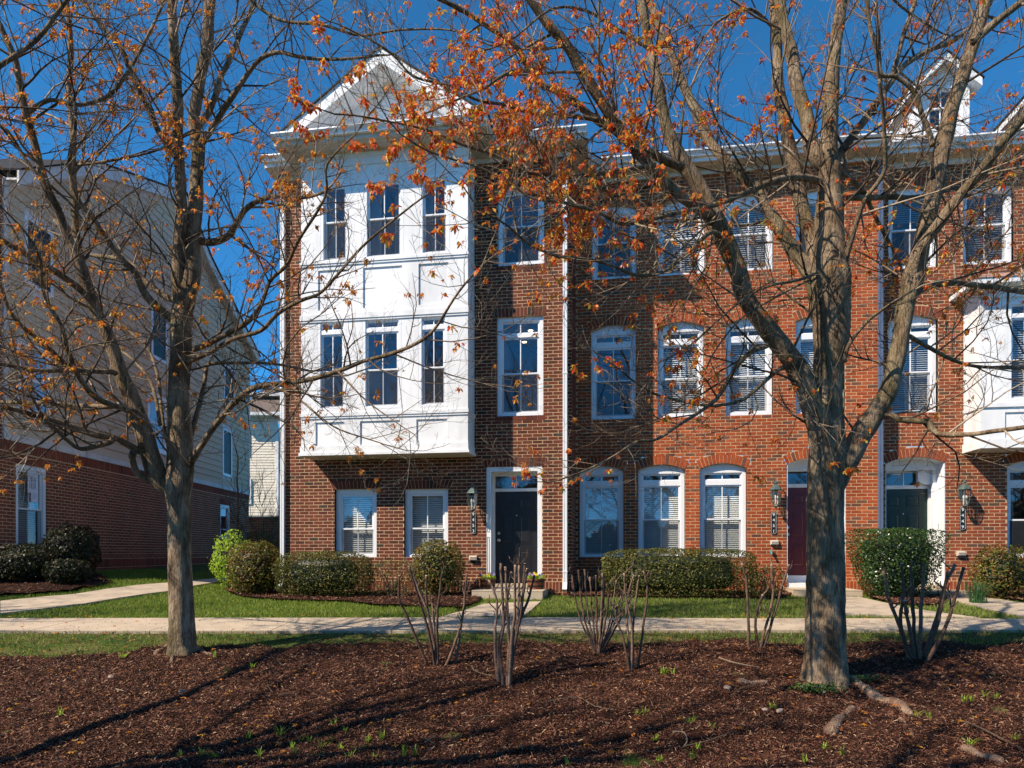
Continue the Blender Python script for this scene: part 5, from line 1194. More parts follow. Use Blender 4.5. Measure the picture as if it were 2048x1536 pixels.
TL.limb([(352, 640), (342, 634), (293, 592), (270, 546), (244, 520), (208, 471), (182, 432), (156, 400), (140, 330), (150, 260)], 9, 4, y, y - .8)
TL.limb([(358, 600), (335, 595), (293, 566), (267, 530), (226, 515), (176, 507), (153, 488), (110, 440)], 7, 3.5, y + .05, y + .7)
TL.limb([(352, 315), (345, 306), (312, 254), (286, 195), (260, 143), (241, 98), (202, 52), (163, 0)], 7, 4, y - .2, y - .8, leafy=1.2)
TL.limb([(395, 480), (420, 485), (456, 471), (472, 449), (498, 413), (553, 391), (610, 397), (650, 385)], 9, 3, y + .1, y - .9, leafy=1.7, dens=1.3)
TL.limb([(394, 300), (416, 270), (456, 208), (488, 159), (521, 120), (560, 107), (600, 114), (680, 118), (760, 110)], 7, 2.5, y + .2, y - .6, leafy=.7, dens=1.2)
TL.limb([(392, 260), (416, 228), (439, 156), (456, 124), (482, 65), (508, 0)], 7, 4, y + .2, y + .9)
TL.limb([(290, 905), (260, 891), (228, 875), (195, 872), (156, 859), (98, 839), (33, 820), (-40, 805)], 7, 4.5, y - .1, y - 1.3, leafy=2.0, dens=1.4, hs=[9, 7.5, 7, 7, 7, 6, 5, 4.5])
TL.limb([(228, 873), (222, 884), (208, 889), (163, 898), (137, 882), (107, 852), (91, 839), (60, 790)], 6, 3, y - .4, y - 1.1, leafy=1.6, dens=1.3)
TL.limb([(320, 965), (309, 963), (277, 947), (264, 917), (267, 904)], 8, 6.5, y, y - .25, spawn=False, hs=[10, 7, 6.5, 7, 7.5])
TL.limb([(232, 748), (224, 745), (189, 742), (140, 738), (81, 742), (0, 729), (-60, 728)], 6, 4, y - .4, y - 1.5, leafy=.8)
TL.limb([(262, 820), (234, 813), (195, 813), (98, 808), (0, 804), (-60, 800)], 6, 4, y - .3, y + .5, leafy=.6)
TL.limb([(272, 826), (257, 820), (195, 797), (163, 758), (137, 703), (124, 654), (98, 608), (85, 579), (80, 520)], 7, 3.5, y - .3, y - 1.4)
TL.limb([(160, 748), (140, 735), (98, 699), (49, 657), (20, 621), (0, 569), (-20, 520)], 5.5, 3.5, y - .4, y - 1.5)
TL.limb([(376, 945), (384, 920), (407, 885), (439, 839), (488, 787), (537, 768), (611, 761), (676, 742), (725, 722), (774, 709), (823, 690), (855, 670), (881, 641), (920, 582), (953, 540)], 8, 2, y, y - 1.9, leafy=.8, dens=.9, hs=[9, 8, 6.5, 6, 6.5, 6, 5, 5, 4.5, 4.5, 4, 3.5, 3, 2.5, 2])
TL.limb([(380, 880), (384, 862), (403, 790), (413, 745), (423, 729), (504, 725), (560, 730), (620, 742)], 6, 2.5, y + .05, y + .6, leafy=.7)
TL.limb([(372, 708), (423, 686), (488, 650), (521, 608), (540, 563), (573, 530), (595, 483), (637, 418), (654, 379), (656, 327), (712, 268)], 6.5, 1.8, y, y - 1.6, leafy=1.2, dens=1.1)
TL.limb([(372, 730), (423, 703), (472, 677), (521, 660), (553, 628), (600, 602), (644, 582), (693, 525), (738, 480), (790, 437), (855, 389)], 6, 1.8, y, y - 1.9, leafy=1.2, dens=1.1)
TL.limb([(537, 768), (600, 800), (660, 850), (740, 880), (810, 900)], 3, 1.2, y - .8, y - 1.7, leafy=1.0)
TL.limb([(676, 742), (720, 790), (770, 830), (830, 870)], 2.5, 1.0, y - 1.0, y - 1.6, leafy=1.3)
TL.limb([(320, 850), (300, 760), (240, 700), (190, 690), (120, 690)], 4.5, 2, y - .1, y + .8, leafy=.8)
TL.limb([(340, 900), (325, 840), (318, 760), (290, 690), (220, 640), (150, 640)], 4.5, 2, y - .1, y + .9, leafy=.8)
TL.limb([(-120, 420), (-60, 300), (0, 250), (60, 330), (110, 380)], 6, 3, y - 1.2, y - .8, leafy=2.2, dens=1.3)
TL.limb([(-150, 250), (-60, 180), (20, 120), (90, 60), (140, -10)], 7, 4, y - 1.4, y - 1.0, leafy=2.2, dens=1.3)
TL.limb([(50, 230), (100, 200), (160, 210), (230, 180), (300, 60), (330, 0)], 5, 3, y - .9, y - .8, leafy=1.8, dens=1.4)
TL.limb([(500, 0), (560, 40), (640, 50), (720, 70), (800, 60), (900, 60), (990, 85)], 4, 1.5, y - .4, y - 1.0, leafy=1.2, dens=1.5)
TL.limb([(150, 330), (230, 320), (320, 300), (390, 265), (450, 270)], 3.5, 1.5, y - .4, y - .9, leafy=2.4, dens=1.8)
TL.twigs(.19)
for pts, a, b in (([(340, 1300), (325, 1305), (312, 1315)], .05, .03), ([(350, 1312), (342, 1330), (346, 1345)], .025, .015), ([(390, 1305), (410, 1312), (425, 1318)], .04, .02)): root(TL, pts, a, b)
TL.finish()
print('tufts', len(TR.leaf), len(TL.leaf), 'twigfaces', len(TR.twig.f), len(TL.twig.f))

def off_tree(label, X, Y, seed, H, lean, leafm_='leaf_or', dens=1.0):
    T = Tree('maple_tree', label, 365, 1311, seed, leafm_); T.base = Vector((X, Y, float(G(X, Y)))); T.t.location = T.base; T.off = -T.base; T.cull = False; r = random.Random(seed)
    b = T.base; fork = b + Vector((lean[0] * .3, lean[1] * .3, H * .24)); m = MB(); P, RR = catmull([b - Vector((0, 0, .1)), b + Vector((0, 0, .5)), fork], [.24, .17, .15], 6); T.solid(m, P, RR, 18, True); m.build('trunk', 'bark', T.t, T.off, None, True)
    for k in range(8):
        a = k * 2.4 + r.uniform(-.3, .3); L = H * r.uniform(.55, .8); out = r.uniform(.25, .6) if k else .08; d = Vector((math.cos(a) * out + lean[0] * .25, math.sin(a) * out + lean[1] * .25, 1)).normalized()
        P = [fork - Vector((0, 0, .25))]
        for i in range(5): d = (d + Vector((r.uniform(-.2, .2), r.uniform(-.2, .2), r.uniform(-.05, .18)))).normalized(); P.append(P[-1] + d * L / 5)
        r0 = .10 if k else .13; P, RR = catmull(P, [r0 * (1 - .85 * i / 5) for i in range(6)], 4); m = MB(); m.tube(P, RR, 10); m.build('limb', 'bark', T.t, T.off, None, True); T.limbs.append((P, RR, dens, .8, 0))
        for j in range(3):
            i = r.randint(5, len(P) - 6); dd = (P[i + 1] - P[i]).normalized() + Vector((r.uniform(-1, 1), r.uniform(-1, 1), .1)) * .9; Q = [P[i]]
            for q in range(4): dd = (dd + Vector((r.uniform(-.3, .3), r.uniform(-.3, .3), .12))).normalized(); Q.append(Q[-1] + dd * L * .11)
            Q, R2 = catmull(Q, [RR[i] * .55 * (1 - .7 * i2 / 4) for i2 in range(5)], 4); m = MB(); m.tube(Q, R2, 7); m.build('limb', 'bark', T.t, T.off, None, True); T.limbs.append((Q, R2, dens, .8, 0))
    T.twigs(.5); T.finish(); return T
off_tree('maple just outside the left edge, its bare crown shading the mulch', -6.5, 2.5, 91, 9.5, (.5, .1), dens=.9)
off_tree('near side maple beside the viewer, casting its branch shadows on the foreground mulch', -2.9, .1, 95, 11.0, (.5, .2), dens=.9)
off_tree('next maple in the row beyond the left edge, shading the lawn', -11.6, 7.9, 92, 6.8, (.0, .0), dens=.5)
# ================================================================== SHRUBS
def leaf_cloud(P, Nn, size, rnd, spread=.9, aspect=.5):
    n = len(P); d = Nn + rnd.normal(0, spread, (n, 3)); d /= np.linalg.norm(d, axis=1, keepdims=True) + 1e-9
    t = rnd.normal(0, 1, (n, 3)); t -= d * (t * d).sum(1, keepdims=True); t /= np.linalg.norm(t, axis=1, keepdims=True) + 1e-9
    b = np.cross(d, t); s = size * rnd.uniform(.6, 1.35, (n, 1)); fold = d * s * .16
    V = np.stack([P - t * s * .5, P + b * s * aspect * .5 + fold, P + t * s * .55 - fold * .5, P - b * s * aspect * .5 + fold], 1).reshape(-1, 3)
    a = np.arange(n)[:, None] * 4; return V, np.concatenate([a, a + 1, a + 2, a + 3], 1)
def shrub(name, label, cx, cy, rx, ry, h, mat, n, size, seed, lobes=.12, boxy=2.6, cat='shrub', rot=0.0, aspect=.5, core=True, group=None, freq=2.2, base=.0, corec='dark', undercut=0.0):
    rnd = np.random.default_rng(seed); z0 = float(G(cx, cy)) + .02 + base; t = thing(name, label, cat, (cx, cy, z0), rot, group)
    u = rnd.uniform(-1, 1, n); th = rnd.uniform(0, 2 * np.pi, n); c = np.sqrt(1 - u * u); D = np.stack([c * np.cos(th), c * np.sin(th), u], 1)
    den = (np.abs(D) ** boxy).sum(1) ** (1 / boxy); S = D / den[:, None]
    nz = np.array([mnoise.noise(Vector((float(a) * freq + seed, float(b) * freq, float(e) * freq))) + .5 * mnoise.noise(Vector((float(a) * freq * 3 + seed, float(b) * freq * 3, float(e) * freq * 3))) for a, b, e in D])
    rr = 1 + lobes * nz; q = rnd.uniform(0, 1, n) ** 2.2; S = S * (rr * (1 - .42 * q))[:, None]
    P = S * np.array([rx, ry, h / 2]); P[:, 2] += h / 2
    if undercut: f = 1 - undercut * np.clip(1 - P[:, 2] / h, 0, 1) ** 1.3; P[:, 0] *= f; P[:, 1] *= f
    P[:, 2] = np.maximum(P[:, 2], .015); Nn = D + np.array([0, 0, .35])
    V, Fq = leaf_cloud(P, Nn, size, rnd, .75, aspect); np_mesh('foliage', V, Fq, mat, t, 'stuff')
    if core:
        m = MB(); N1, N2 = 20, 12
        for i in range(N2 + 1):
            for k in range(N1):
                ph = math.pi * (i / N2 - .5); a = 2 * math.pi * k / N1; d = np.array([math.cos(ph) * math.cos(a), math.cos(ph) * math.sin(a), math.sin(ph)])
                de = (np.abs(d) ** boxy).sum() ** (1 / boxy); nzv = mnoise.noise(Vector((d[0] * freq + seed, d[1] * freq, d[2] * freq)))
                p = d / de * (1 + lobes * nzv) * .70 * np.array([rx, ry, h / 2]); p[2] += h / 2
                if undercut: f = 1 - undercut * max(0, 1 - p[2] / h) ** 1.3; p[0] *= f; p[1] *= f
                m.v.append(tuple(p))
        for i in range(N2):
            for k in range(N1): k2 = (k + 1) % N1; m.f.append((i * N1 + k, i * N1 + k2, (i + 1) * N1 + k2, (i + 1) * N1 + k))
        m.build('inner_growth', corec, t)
    sm = MB(); r = random.Random(seed)
    for i in range(9 if core else 16):
        a = r.uniform(0, 6.28); f = r.uniform(.3, .8); sm.tube([(.1 * rx * math.cos(a), .1 * ry * math.sin(a), -.03), (.4 * f * rx * math.cos(a), .4 * f * ry * math.sin(a), h * .4), (f * rx * math.cos(a) + r.uniform(-.05, .05), f * ry * math.sin(a), h * r.uniform(.7, .92))], [.012, .008, .003], 5)
    sm.build('stems', 'twig_r', t, (0, 0, 0), 'stuff'); return t
def fsh(x0, x1, ytop, ybase, depth, yoff=0):
    """footprint centre, half width, height from photo extents; the front foot of the shrub sits at (xm, ybase)"""
    X, Y = gp((x0 + x1) / 2, ybase); Y += depth; X = ((x0 + x1) / 2 - CX) / F * Y; rx = (x1 - x0) / 2 / F * Y; zt = (HY - ytop) / F * Y + E; return X, Y, rx, zt - float(G(X, Y)) - .02
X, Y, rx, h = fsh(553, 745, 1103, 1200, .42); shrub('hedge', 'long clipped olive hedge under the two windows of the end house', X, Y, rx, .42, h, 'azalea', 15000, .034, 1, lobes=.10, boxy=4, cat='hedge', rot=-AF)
X, Y, rx, h = fsh(735, 835, 1118, 1200, .30); shrub('shrub', 'thin open olive shrub between the long hedge and the rounded bush', X, Y, rx, .25, h, 'azalea', 2200, .032, 2, lobes=.3, boxy=2.4, core=False)
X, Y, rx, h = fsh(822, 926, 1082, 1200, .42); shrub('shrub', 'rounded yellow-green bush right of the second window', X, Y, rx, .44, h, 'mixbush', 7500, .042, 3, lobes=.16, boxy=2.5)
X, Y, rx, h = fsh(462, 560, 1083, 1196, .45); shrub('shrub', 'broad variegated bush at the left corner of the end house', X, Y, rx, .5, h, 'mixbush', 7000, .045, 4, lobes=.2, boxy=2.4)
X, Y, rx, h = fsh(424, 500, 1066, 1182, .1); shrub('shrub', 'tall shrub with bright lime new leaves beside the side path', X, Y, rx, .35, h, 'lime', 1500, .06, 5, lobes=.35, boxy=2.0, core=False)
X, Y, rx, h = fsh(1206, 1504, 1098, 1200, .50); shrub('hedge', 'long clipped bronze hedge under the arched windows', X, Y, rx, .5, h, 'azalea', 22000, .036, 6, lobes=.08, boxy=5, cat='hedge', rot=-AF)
X, Y, rx, h = fsh(1496, 1568, 1128, 1203, .30); shrub('shrub', 'small sparse reddish shrub at the right end of the bronze hedge', X, Y, rx, .28, h, 'azalea', 1600, .036, 7, lobes=.35, boxy=2.0, core=False)
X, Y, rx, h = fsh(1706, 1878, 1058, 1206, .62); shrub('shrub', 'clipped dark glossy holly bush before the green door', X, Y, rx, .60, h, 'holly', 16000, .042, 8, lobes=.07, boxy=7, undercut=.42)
X, Y, rx, h = fsh(1952, 2058, 1092, 1204, .42); shrub('shrub', 'reddish green bush under the window at the right edge', X, Y, rx, .45, h, 'mixbush', 5500, .042, 9, lobes=.25, boxy=2.3)
X, Y, rx, h = fsh(2060, 2230, 1100, 1200, .45); shrub('hedge', 'low hedge just beyond the right edge bush', X, Y, rx, .45, h, 'azalea', 6000, .036, 10, boxy=4, cat='hedge', rot=-AF)
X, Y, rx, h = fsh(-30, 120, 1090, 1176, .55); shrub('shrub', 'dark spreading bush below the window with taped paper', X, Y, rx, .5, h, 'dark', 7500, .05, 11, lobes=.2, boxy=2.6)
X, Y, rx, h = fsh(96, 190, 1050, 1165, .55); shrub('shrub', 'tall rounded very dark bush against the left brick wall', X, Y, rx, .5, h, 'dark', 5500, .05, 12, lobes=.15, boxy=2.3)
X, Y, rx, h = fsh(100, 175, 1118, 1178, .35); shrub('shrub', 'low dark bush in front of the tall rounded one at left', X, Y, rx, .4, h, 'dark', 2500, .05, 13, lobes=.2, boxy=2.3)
# daffodil clump
def clump(name, label, X, Y, n, h, spread, seed, mat='blade', flowers=0, cat='plant', group=None, wd=.008):
    r = random.Random(seed); z0 = float(G(X, Y)) + .04; t = thing(name, label, cat, (X, Y, z0), 0, group); m = MB()
    for i in range(n):
        a = r.uniform(0, 6.28); b = r.uniform(0, spread * .45); x, y_ = b * math.cos(a), b * math.sin(a); a2 = a + r.uniform(-.7, .7); L = h * r.uniform(.6, 1.1); k = r.uniform(.15, .9) * spread
        dx, dy = math.cos(a2), math.sin(a2); sx, sy = -dy * wd / 2, dx * wd / 2; pr = None
        for j in range(4):
            f = j / 3; px_, py_, pz_ = x + dx * k * f * f, y_ + dy * k * f * f, L * (f - .25 * f * f * (k / spread)); w_ = 1 - f * .8
            q = ((px_ - sx * w_, py_ - sy * w_, pz_), (px_ + sx * w_, py_ + sy * w_, pz_))
            if pr: m.quad(pr[0], pr[1], q[1], q[0])
            pr = q
    m.build('leaves', mat, t, (0, 0, 0), 'stuff')
    for i in range(flowers):
        a = r.uniform(0, 6.28); b = r.uniform(0, spread * .7); fl = MB()
        for k in range(6): an = k * 1.047; fl.add([(0, 0, 0), (.03 * math.cos(an - .35), -.01, .03 * math.sin(an - .35)), (.045 * math.cos(an), -.015, .045 * math.sin(an)), (.03 * math.cos(an + .35), -.01, .03 * math.sin(an + .35))], [(0, 1, 2, 3)])
        fl.lathe([(.012, 0), (.014, .03)], 8); fl.build('flower', 'yellow', t, (b * math.cos(a), b * math.sin(a), h * .9))
    return t
X, Y = gp(1972, 1212); clump('daffodil_clump', 'clump of long green daffodil leaves beside the right front path', X, Y + .2, 150, .42, .30, 31, wd=.014)
X, Y = gp(1893, 1200); clump('daffodil', 'single small yellow daffodil left of the leafy clump', X, Y + .25, 14, .25, .10, 32, flowers=2)
# ground cover at foot of the right tree
def patch(label, px, py, w_, d_, n, h, mat, seed, cat='plant', size=.03, name='ground_cover'):
    X, Y = gp(px, py); rnd = np.random.default_rng(seed); t = thing(name, label, cat, (X, Y, float(G(X, Y)) + .03))
    P = np.stack([rnd.normal(0, w_ * .4, n), rnd.normal(0, d_ * .4, n), rnd.uniform(.01, h, n)], 1); V, Fq = leaf_cloud(P, np.tile([0, -.3, 1.0], (n, 1)), size, rnd, .5, .55); np_mesh('foliage', V, Fq, mat, t, 'stuff')
patch('green weeds in front of the right trunk', 1632, 1390, .30, .14, 420, .07, 'holly', 41)
patch('trailing green weeds at the right side of the right trunk', 1708, 1370, .34, .10, 380, .06, 'holly', 42)

# ---- pruned shrubs (bare cut canes)
def pruned(label, base, canes, hw, seed, tw=2):
    r = random.Random(seed); X, Y = gp(*base); z = float(G(X, Y)); t = thing('pruned_shrub', label, 'pruned shrub', (X, Y, z), 0, 'cut back bare shrubs in the mulch bed')
    for c in canes:
        P = []; Y0 = gp(c[0][0], max(c[0][1], 1290))[1]; dY = r.uniform(-.22, .22); n = len(c)
        for i, (x, y_) in enumerate(c): P.append(at(x, y_, Y0 + dY * i / max(1, n - 1)) - Vector((X, Y, z)))
        P[0].z = min(P[0].z, -.02) ; rad = hw / F * Y0; P, RR = catmull(P, list(np.linspace(rad * 1.15, rad * .72, n)), 5)
        P = [p + Vector((r.uniform(-1, 1), r.uniform(-1, 1), 0)) * .004 for p in P]; RR = [q * (1 + .22 * mnoise.noise(p * 25)) for p, q in zip(P, RR)]
        RR[-1] *= 1.25; m = MB(); m.tube(P, RR, 8); o = m.build('cane', 'twig_r', t, (0, 0, 0), None, True)
        e = MB(); d = (P[-1] - P[-2]).normalized(); e.tube([P[-1], P[-1] + d * .004], [RR[-1] * .9, RR[-1] * .8], 8); e.build('cut_end', 'cut', o)
        s = MB()
        for k in range(r.randint(tw, tw + 3)):
            i = r.randint(len(P) // 2, len(P) - 1); a = r.uniform(0, 6.28); L = r.uniform(.05, .17); q = P[i] + Vector((math.cos(a) * L * .55, math.sin(a) * L * .5, L * .55)); q2 = q + Vector((r.uniform(-.02, .02), 0, L * .5))
            s.tube([P[i], q, q2], [RR[i] * .5, RR[i] * .4, RR[i] * .28], 5)
        s.build('side_shoots', 'twig_r', o, (0, 0, 0), 'stuff')
zz = lambda L: [(700 + a / 2.926, 1100 + b / 2.926) for a, b in L]
pruned('spreading bare pruned shrub with crooked canes, leftmost in the bed', (875, 1332), [zz(c) for c in ([(460, 690), (330, 380), (287, 285), (288, 150)], [(500, 690), (470, 520), (400, 280), (345, 95)], [(512, 690), (470, 420), (410, 250), (352, 110)], [(520, 690), (450, 330), (445, 150)], [(515, 690), (510, 400), (540, 130)], [(500, 660), (490, 400), (480, 310)], [(555, 690), (620, 530), (660, 380), (685, 140)], [(615, 680), (650, 450), (685, 190)])], 2.7, 51)
pruned('tallest dense bundle of bare cut canes, in line with the black door', (1010, 1372), [zz(c) for c in ([(875, 790), (855, 650), (850, 450), (860, 300), (815, 180)], [(900, 815), (880, 600), (900, 400), (880, 80)], [(920, 815), (930, 550), (920, 350), (910, 100)], [(930, 815), (950, 500), (965, 350), (965, 90)], [(925, 800), (960, 520), (1005, 350), (1022, 80)], [(920, 800), (985, 450), (1040, 300), (1078, 150)], [(900, 810), (960, 560), (985, 350), (990, 90)], [(880, 790), (870, 560), (900, 420), (945, 130)], [(935, 810), (955, 600), (990, 420), (1035, 110)])], 3.2, 52, 3)
pruned('wide fan of many thin bare canes behind the tall bundle', (1196, 1312), [zz([(1450 + r_ * .12, 615), (1450 + (tx - 1450) * .35, 520), (1450 + (tx - 1450) * .75, 370), (tx, ty)]) for r_, tx, ty in ((-90, 1300, 150), (-70, 1335, 120), (-50, 1372, 115), (-40, 1405, 160), (-10, 1440, 150), (0, 1478, 140), (20, 1490, 175), (30, 1520, 195), (50, 1558, 180), (60, 1590, 250), (80, 1615, 200), (90, 1650, 270))], 2.1, 53, 3)
pruned('slender upright bare canes, nearer and right of the fan', (1264, 1342), [zz(c) for c in ([(1650, 720), (1625, 500), (1620, 300), (1660, 150)], [(1655, 710), (1660, 400), (1692, 150)], [(1680, 700), (1710, 500), (1740, 250), (1720, 125)], [(1640, 720), (1600, 520), (1560, 400), (1555, 330)], [(1648, 715), (1650, 450), (1612, 260), (1605, 140)])], 2.3, 54, 3)
pruned('few tall bare canes just left of the right trunk', (1512, 1305), [[(1497, 1306), (1497, 1250), (1493, 1165), (1484, 1128)], [(1520, 1306), (1527, 1270), (1545, 1200), (1543, 1130)], [(1523, 1306), (1545, 1240), (1565, 1170), (1578, 1130)], [(1517, 1304), (1511, 1240), (1525, 1190)]], 2.8, 55, 4)
pruned('vase of thick dark bare canes right of the right trunk', (1838, 1322), [[(1500 + a / 3.07, 940 + b / 3.07) for a, b in c] for c in ([(985, 1170), (920, 970), (850, 780), (820, 625)], [(1005, 1170), (925, 950), (942, 750), (930, 575)], [(1020, 1170), (965, 900), (950, 800)], [(1040, 1175), (1050, 850), (1070, 575)], [(1055, 1160), (1150, 900), (1200, 700), (1262, 580)], [(1075, 1195), (1200, 970), (1260, 780), (1312, 600)], [(1060, 1170), (1150, 950), (1180, 800), (1215, 620)], [(1015, 1160), (1000, 850), (985, 600)])], 3.6, 56, 3)

# ---- bare bushes in the gap
def bare(name, label, px, py, Y, h, seed, n=9, cat='bare bush', r0=.02, sp=.8):
    X = (px - CX) / F * Y; z = float(G(X, Y)); t = thing(name, label, cat, (X, Y, z)); r = random.Random(seed); m = MB()
    def br(p, d, L, rad, lev):
        P = [p]; dd = d.normalized()
        for i in range(4): dd = (dd + Vector((r.uniform(-1, 1), r.uniform(-1, 1), r.uniform(-.3, .8))) * .2).normalized(); P.append(P[-1] + dd * L / 4)
        m.tube(P, [rad * (1 - .7 * i / 4) for i in range(5)], 4, False)
        if lev < 3:
            for k in range(5): i = r.randint(1, 4); br(P[i], dd + Vector((r.uniform(-1, 1), r.uniform(-1, 1), .4)) * sp, L * .5, rad * .5, lev + 1)
    for k in range(n): br(Vector((r.uniform(-.15, .15), r.uniform(-.15, .15), -.05)), Vector((r.uniform(-.45, .45), r.uniform(-.4, .4), 1)), h * r.uniform(.55, .8), r0, 1)
    m.build('branches', 'twig', t, (0, 0, 0), 'stuff'); return t
bare('bare_bush', 'leafless dark bush before the cream house in the gap', 532, 1110, 24.0, 3.4, 61)
TS = Tree('sapling', 'thin pale leafless sapling at the far corner of the left house', 478, 1125, 71, 'leaf_or'); ys_ = 19.0
TS.base = Vector(((478 - CX) / F * ys_, ys_, float(G(-7.5, ys_)))); TS.t.location = TS.base; TS.off = -TS.base
TS.limb([(478, 1150), (478, 1080), (476, 1030), (477, 990), (474, 960), (476, 920), (470, 890)], 3.2, 1.2, ys_, ys_, part='trunk', dens=.8, leafy=.1, ext=False)
TS.limb([(478, 1075), (488, 1048), (515, 1040)], 2.2, 1.0, ys_, ys_ + .5, leafy=.1, ext=False, dens=.5); TS.limb([(478, 1050), (462, 1020), (450, 990)], 1.5, .7, ys_, ys_, leafy=.1, ext=False, dens=.5)
TS.twigs(.35); TS.leaf = []; TS.finish()
X, Y = (520 - CX) / F * 21, 21.0; shrub('shrub', 'reddish bush before the garden wall in the gap', X, Y, .55, .5, 1.1, 'azalea', 2200, .05, 14, lobes=.3, boxy=2, core=False)

# ---- barrel planters with pansies
def barrel(label, px0, px1, ptop, pbase, seed):
    wv = .62; u, z0 = fp((px0 + px1) / 2, pbase, wv); ua = fp(px0, ptop, wv)[0]; ub = fp(px1, ptop, wv)[0]; rt = (ub - ua) / 2; H = fp(px0, ptop, wv)[1] - .145
    x, y_ = f2w(u, -wv + .25); t = thing('barrel_planter', label, 'planter', (x, y_, .142), 0, 'barrel planters flanking the black door')
    n = 18
    for k in range(n):
        a0, a1 = 2 * math.pi * (k + .04) / n, 2 * math.pi * (k + .96) / n; m = MB(); r0, r1 = rt * .82, rt; V = []
        for (rad, z) in ((r0, 0), (r1, H), (r1 - .022, H), (r0 - .022, 0)):
            for a in (a0, a1): V.append((rad * math.cos(a), rad * math.sin(a), z))
        m.add(V, [(0, 1, 3, 2), (2, 3, 5, 4), (4, 5, 7, 6), (6, 7, 1, 0), (0, 2, 4, 6), (1, 7, 5, 3)]); m.build('stave', 'barrel', t)
    for z in (.06, H * .78):
        rr = rt * (.82 + .18 * z / H); m = MB(); m.lathe([(rr + .001, z - .014), (rr + .006, z - .013), (rr + .007, z + .013), (rr + .002, z + .014)], 36); m.build('hoop', 'iron', t)
    m = MB(); m.lathe([(rt - .025, H - .04), (0, H - .02)], 18); m.build('soil', 'soil', t)
    pn = thing('pansies', ('yellow and purple pansies growing in the left barrel' if seed == 1 else 'yellow and purple pansies growing in the right barrel'), 'flowers', (x, y_, .142 + H - .03), 0, 'pansies in the barrels')
    rnd = np.random.default_rng(seed); nn = 420; a = rnd.uniform(0, 6.28, nn); b = np.sqrt(rnd.uniform(0, 1, nn)) * rt * .95; P = np.stack([b * np.cos(a), b * np.sin(a), rnd.uniform(.0, .09, nn)], 1)
    V, Fq = leaf_cloud(P, np.tile([0, 0, 1.0], (nn, 1)), .04, rnd, .6, .6); np_mesh('foliage', V, Fq, 'lime', pn, 'stuff')
    r = random.Random(seed)
    for k in range(16):
        a = r.uniform(0, 6.28); b = rt * math.sqrt(r.random()) * .95; m = MB(); col = 'yellow' if r.random() < .55 else 'purple'
        for j in range(5): an = j * 1.257 + .3; m.add([(0, 0, 0), (.024 * math.cos(an - .5), -.004, .024 * math.sin(an - .5)), (.034 * math.cos(an), -.008, .034 * math.sin(an)), (.024 * math.cos(an + .5), -.004, .024 * math.sin(an + .5))], [(0, 1, 2, 3)])
        o = m.build('flower', col, pn, (b * math.cos(a), b * math.sin(a), r.uniform(.08, .13))); o.rotation_euler = (r.uniform(-.9, .2), 0, r.uniform(-.8, .8))
barrel('wooden barrel planter with pansies left of the black door', 955, 987, 1158, 1190, 1)
barrel('wooden barrel planter with pansies right of the black door', 1050, 1087, 1158, 1192, 2)

# ---- rocks, fallen sticks, sprouts
def rock(px, py, sx, sy, sz, label, seed, rz=0):
    X, Y = gp(px, py); m = MB(); N1, N2 = 14, 8
    for i in range(N2 + 1):
        for k in range(N1):
            ph = math.pi * (i / N2 - .5); a = 2 * math.pi * k / N1; d = Vector((math.cos(ph) * math.cos(a), math.cos(ph) * math.sin(a), math.sin(ph))); q = 1 + .28 * mnoise.noise(d * 1.5 + Vector((seed, 0, 0)))
            m.v.append((d.x * sx * q, d.y * sy * q, d.z * sz * q))
    for i in range(N2):
        for k in range(N1): k2 = (k + 1) % N1; m.f.append((i * N1 + k, i * N1 + k2, (i + 1) * N1 + k2, (i + 1) * N1 + k))
    o = m.build('stone', 'rock', None, (X, Y, float(G(X, Y)) + .04 + sz * .3), None, True, rz); tag(o, label, 'stone')
rock(222, 1366, .035, .03, .03, 'small pale stone in the mulch at far left', 1)
rock(364, 1392, .03, .02, .015, 'flat pale stone in the mulch below the left trunk', 5)
rock(1560, 1432, .06, .028, .02, 'long tan stone in the mulch left of the roots', 2, .9)
rock(1530, 1430, .03, .025, .015, 'small reddish stone beside the long tan stone', 3)
rock(1455, 1385, .035, .05, .02, 'tan stone half buried near the cut canes', 4)
def stick(pts, r0, label):
    P = [];
    for (x, y_) in pts: X, Y = gp(x, y_); P.append(Vector((X, Y, float(G(X, Y)) + .065)))
    o0 = P[0].copy(); P = [p - o0 for p in P]; P, RR = catmull(P, [r0] * (len(P) - 1) + [r0 * .5], 4); m = MB(); m.tube(P, RR, 6); o = m.build('fallen_twig', 'twig', None, o0); tag(o, label, 'twig', 'fallen twigs on the mulch')
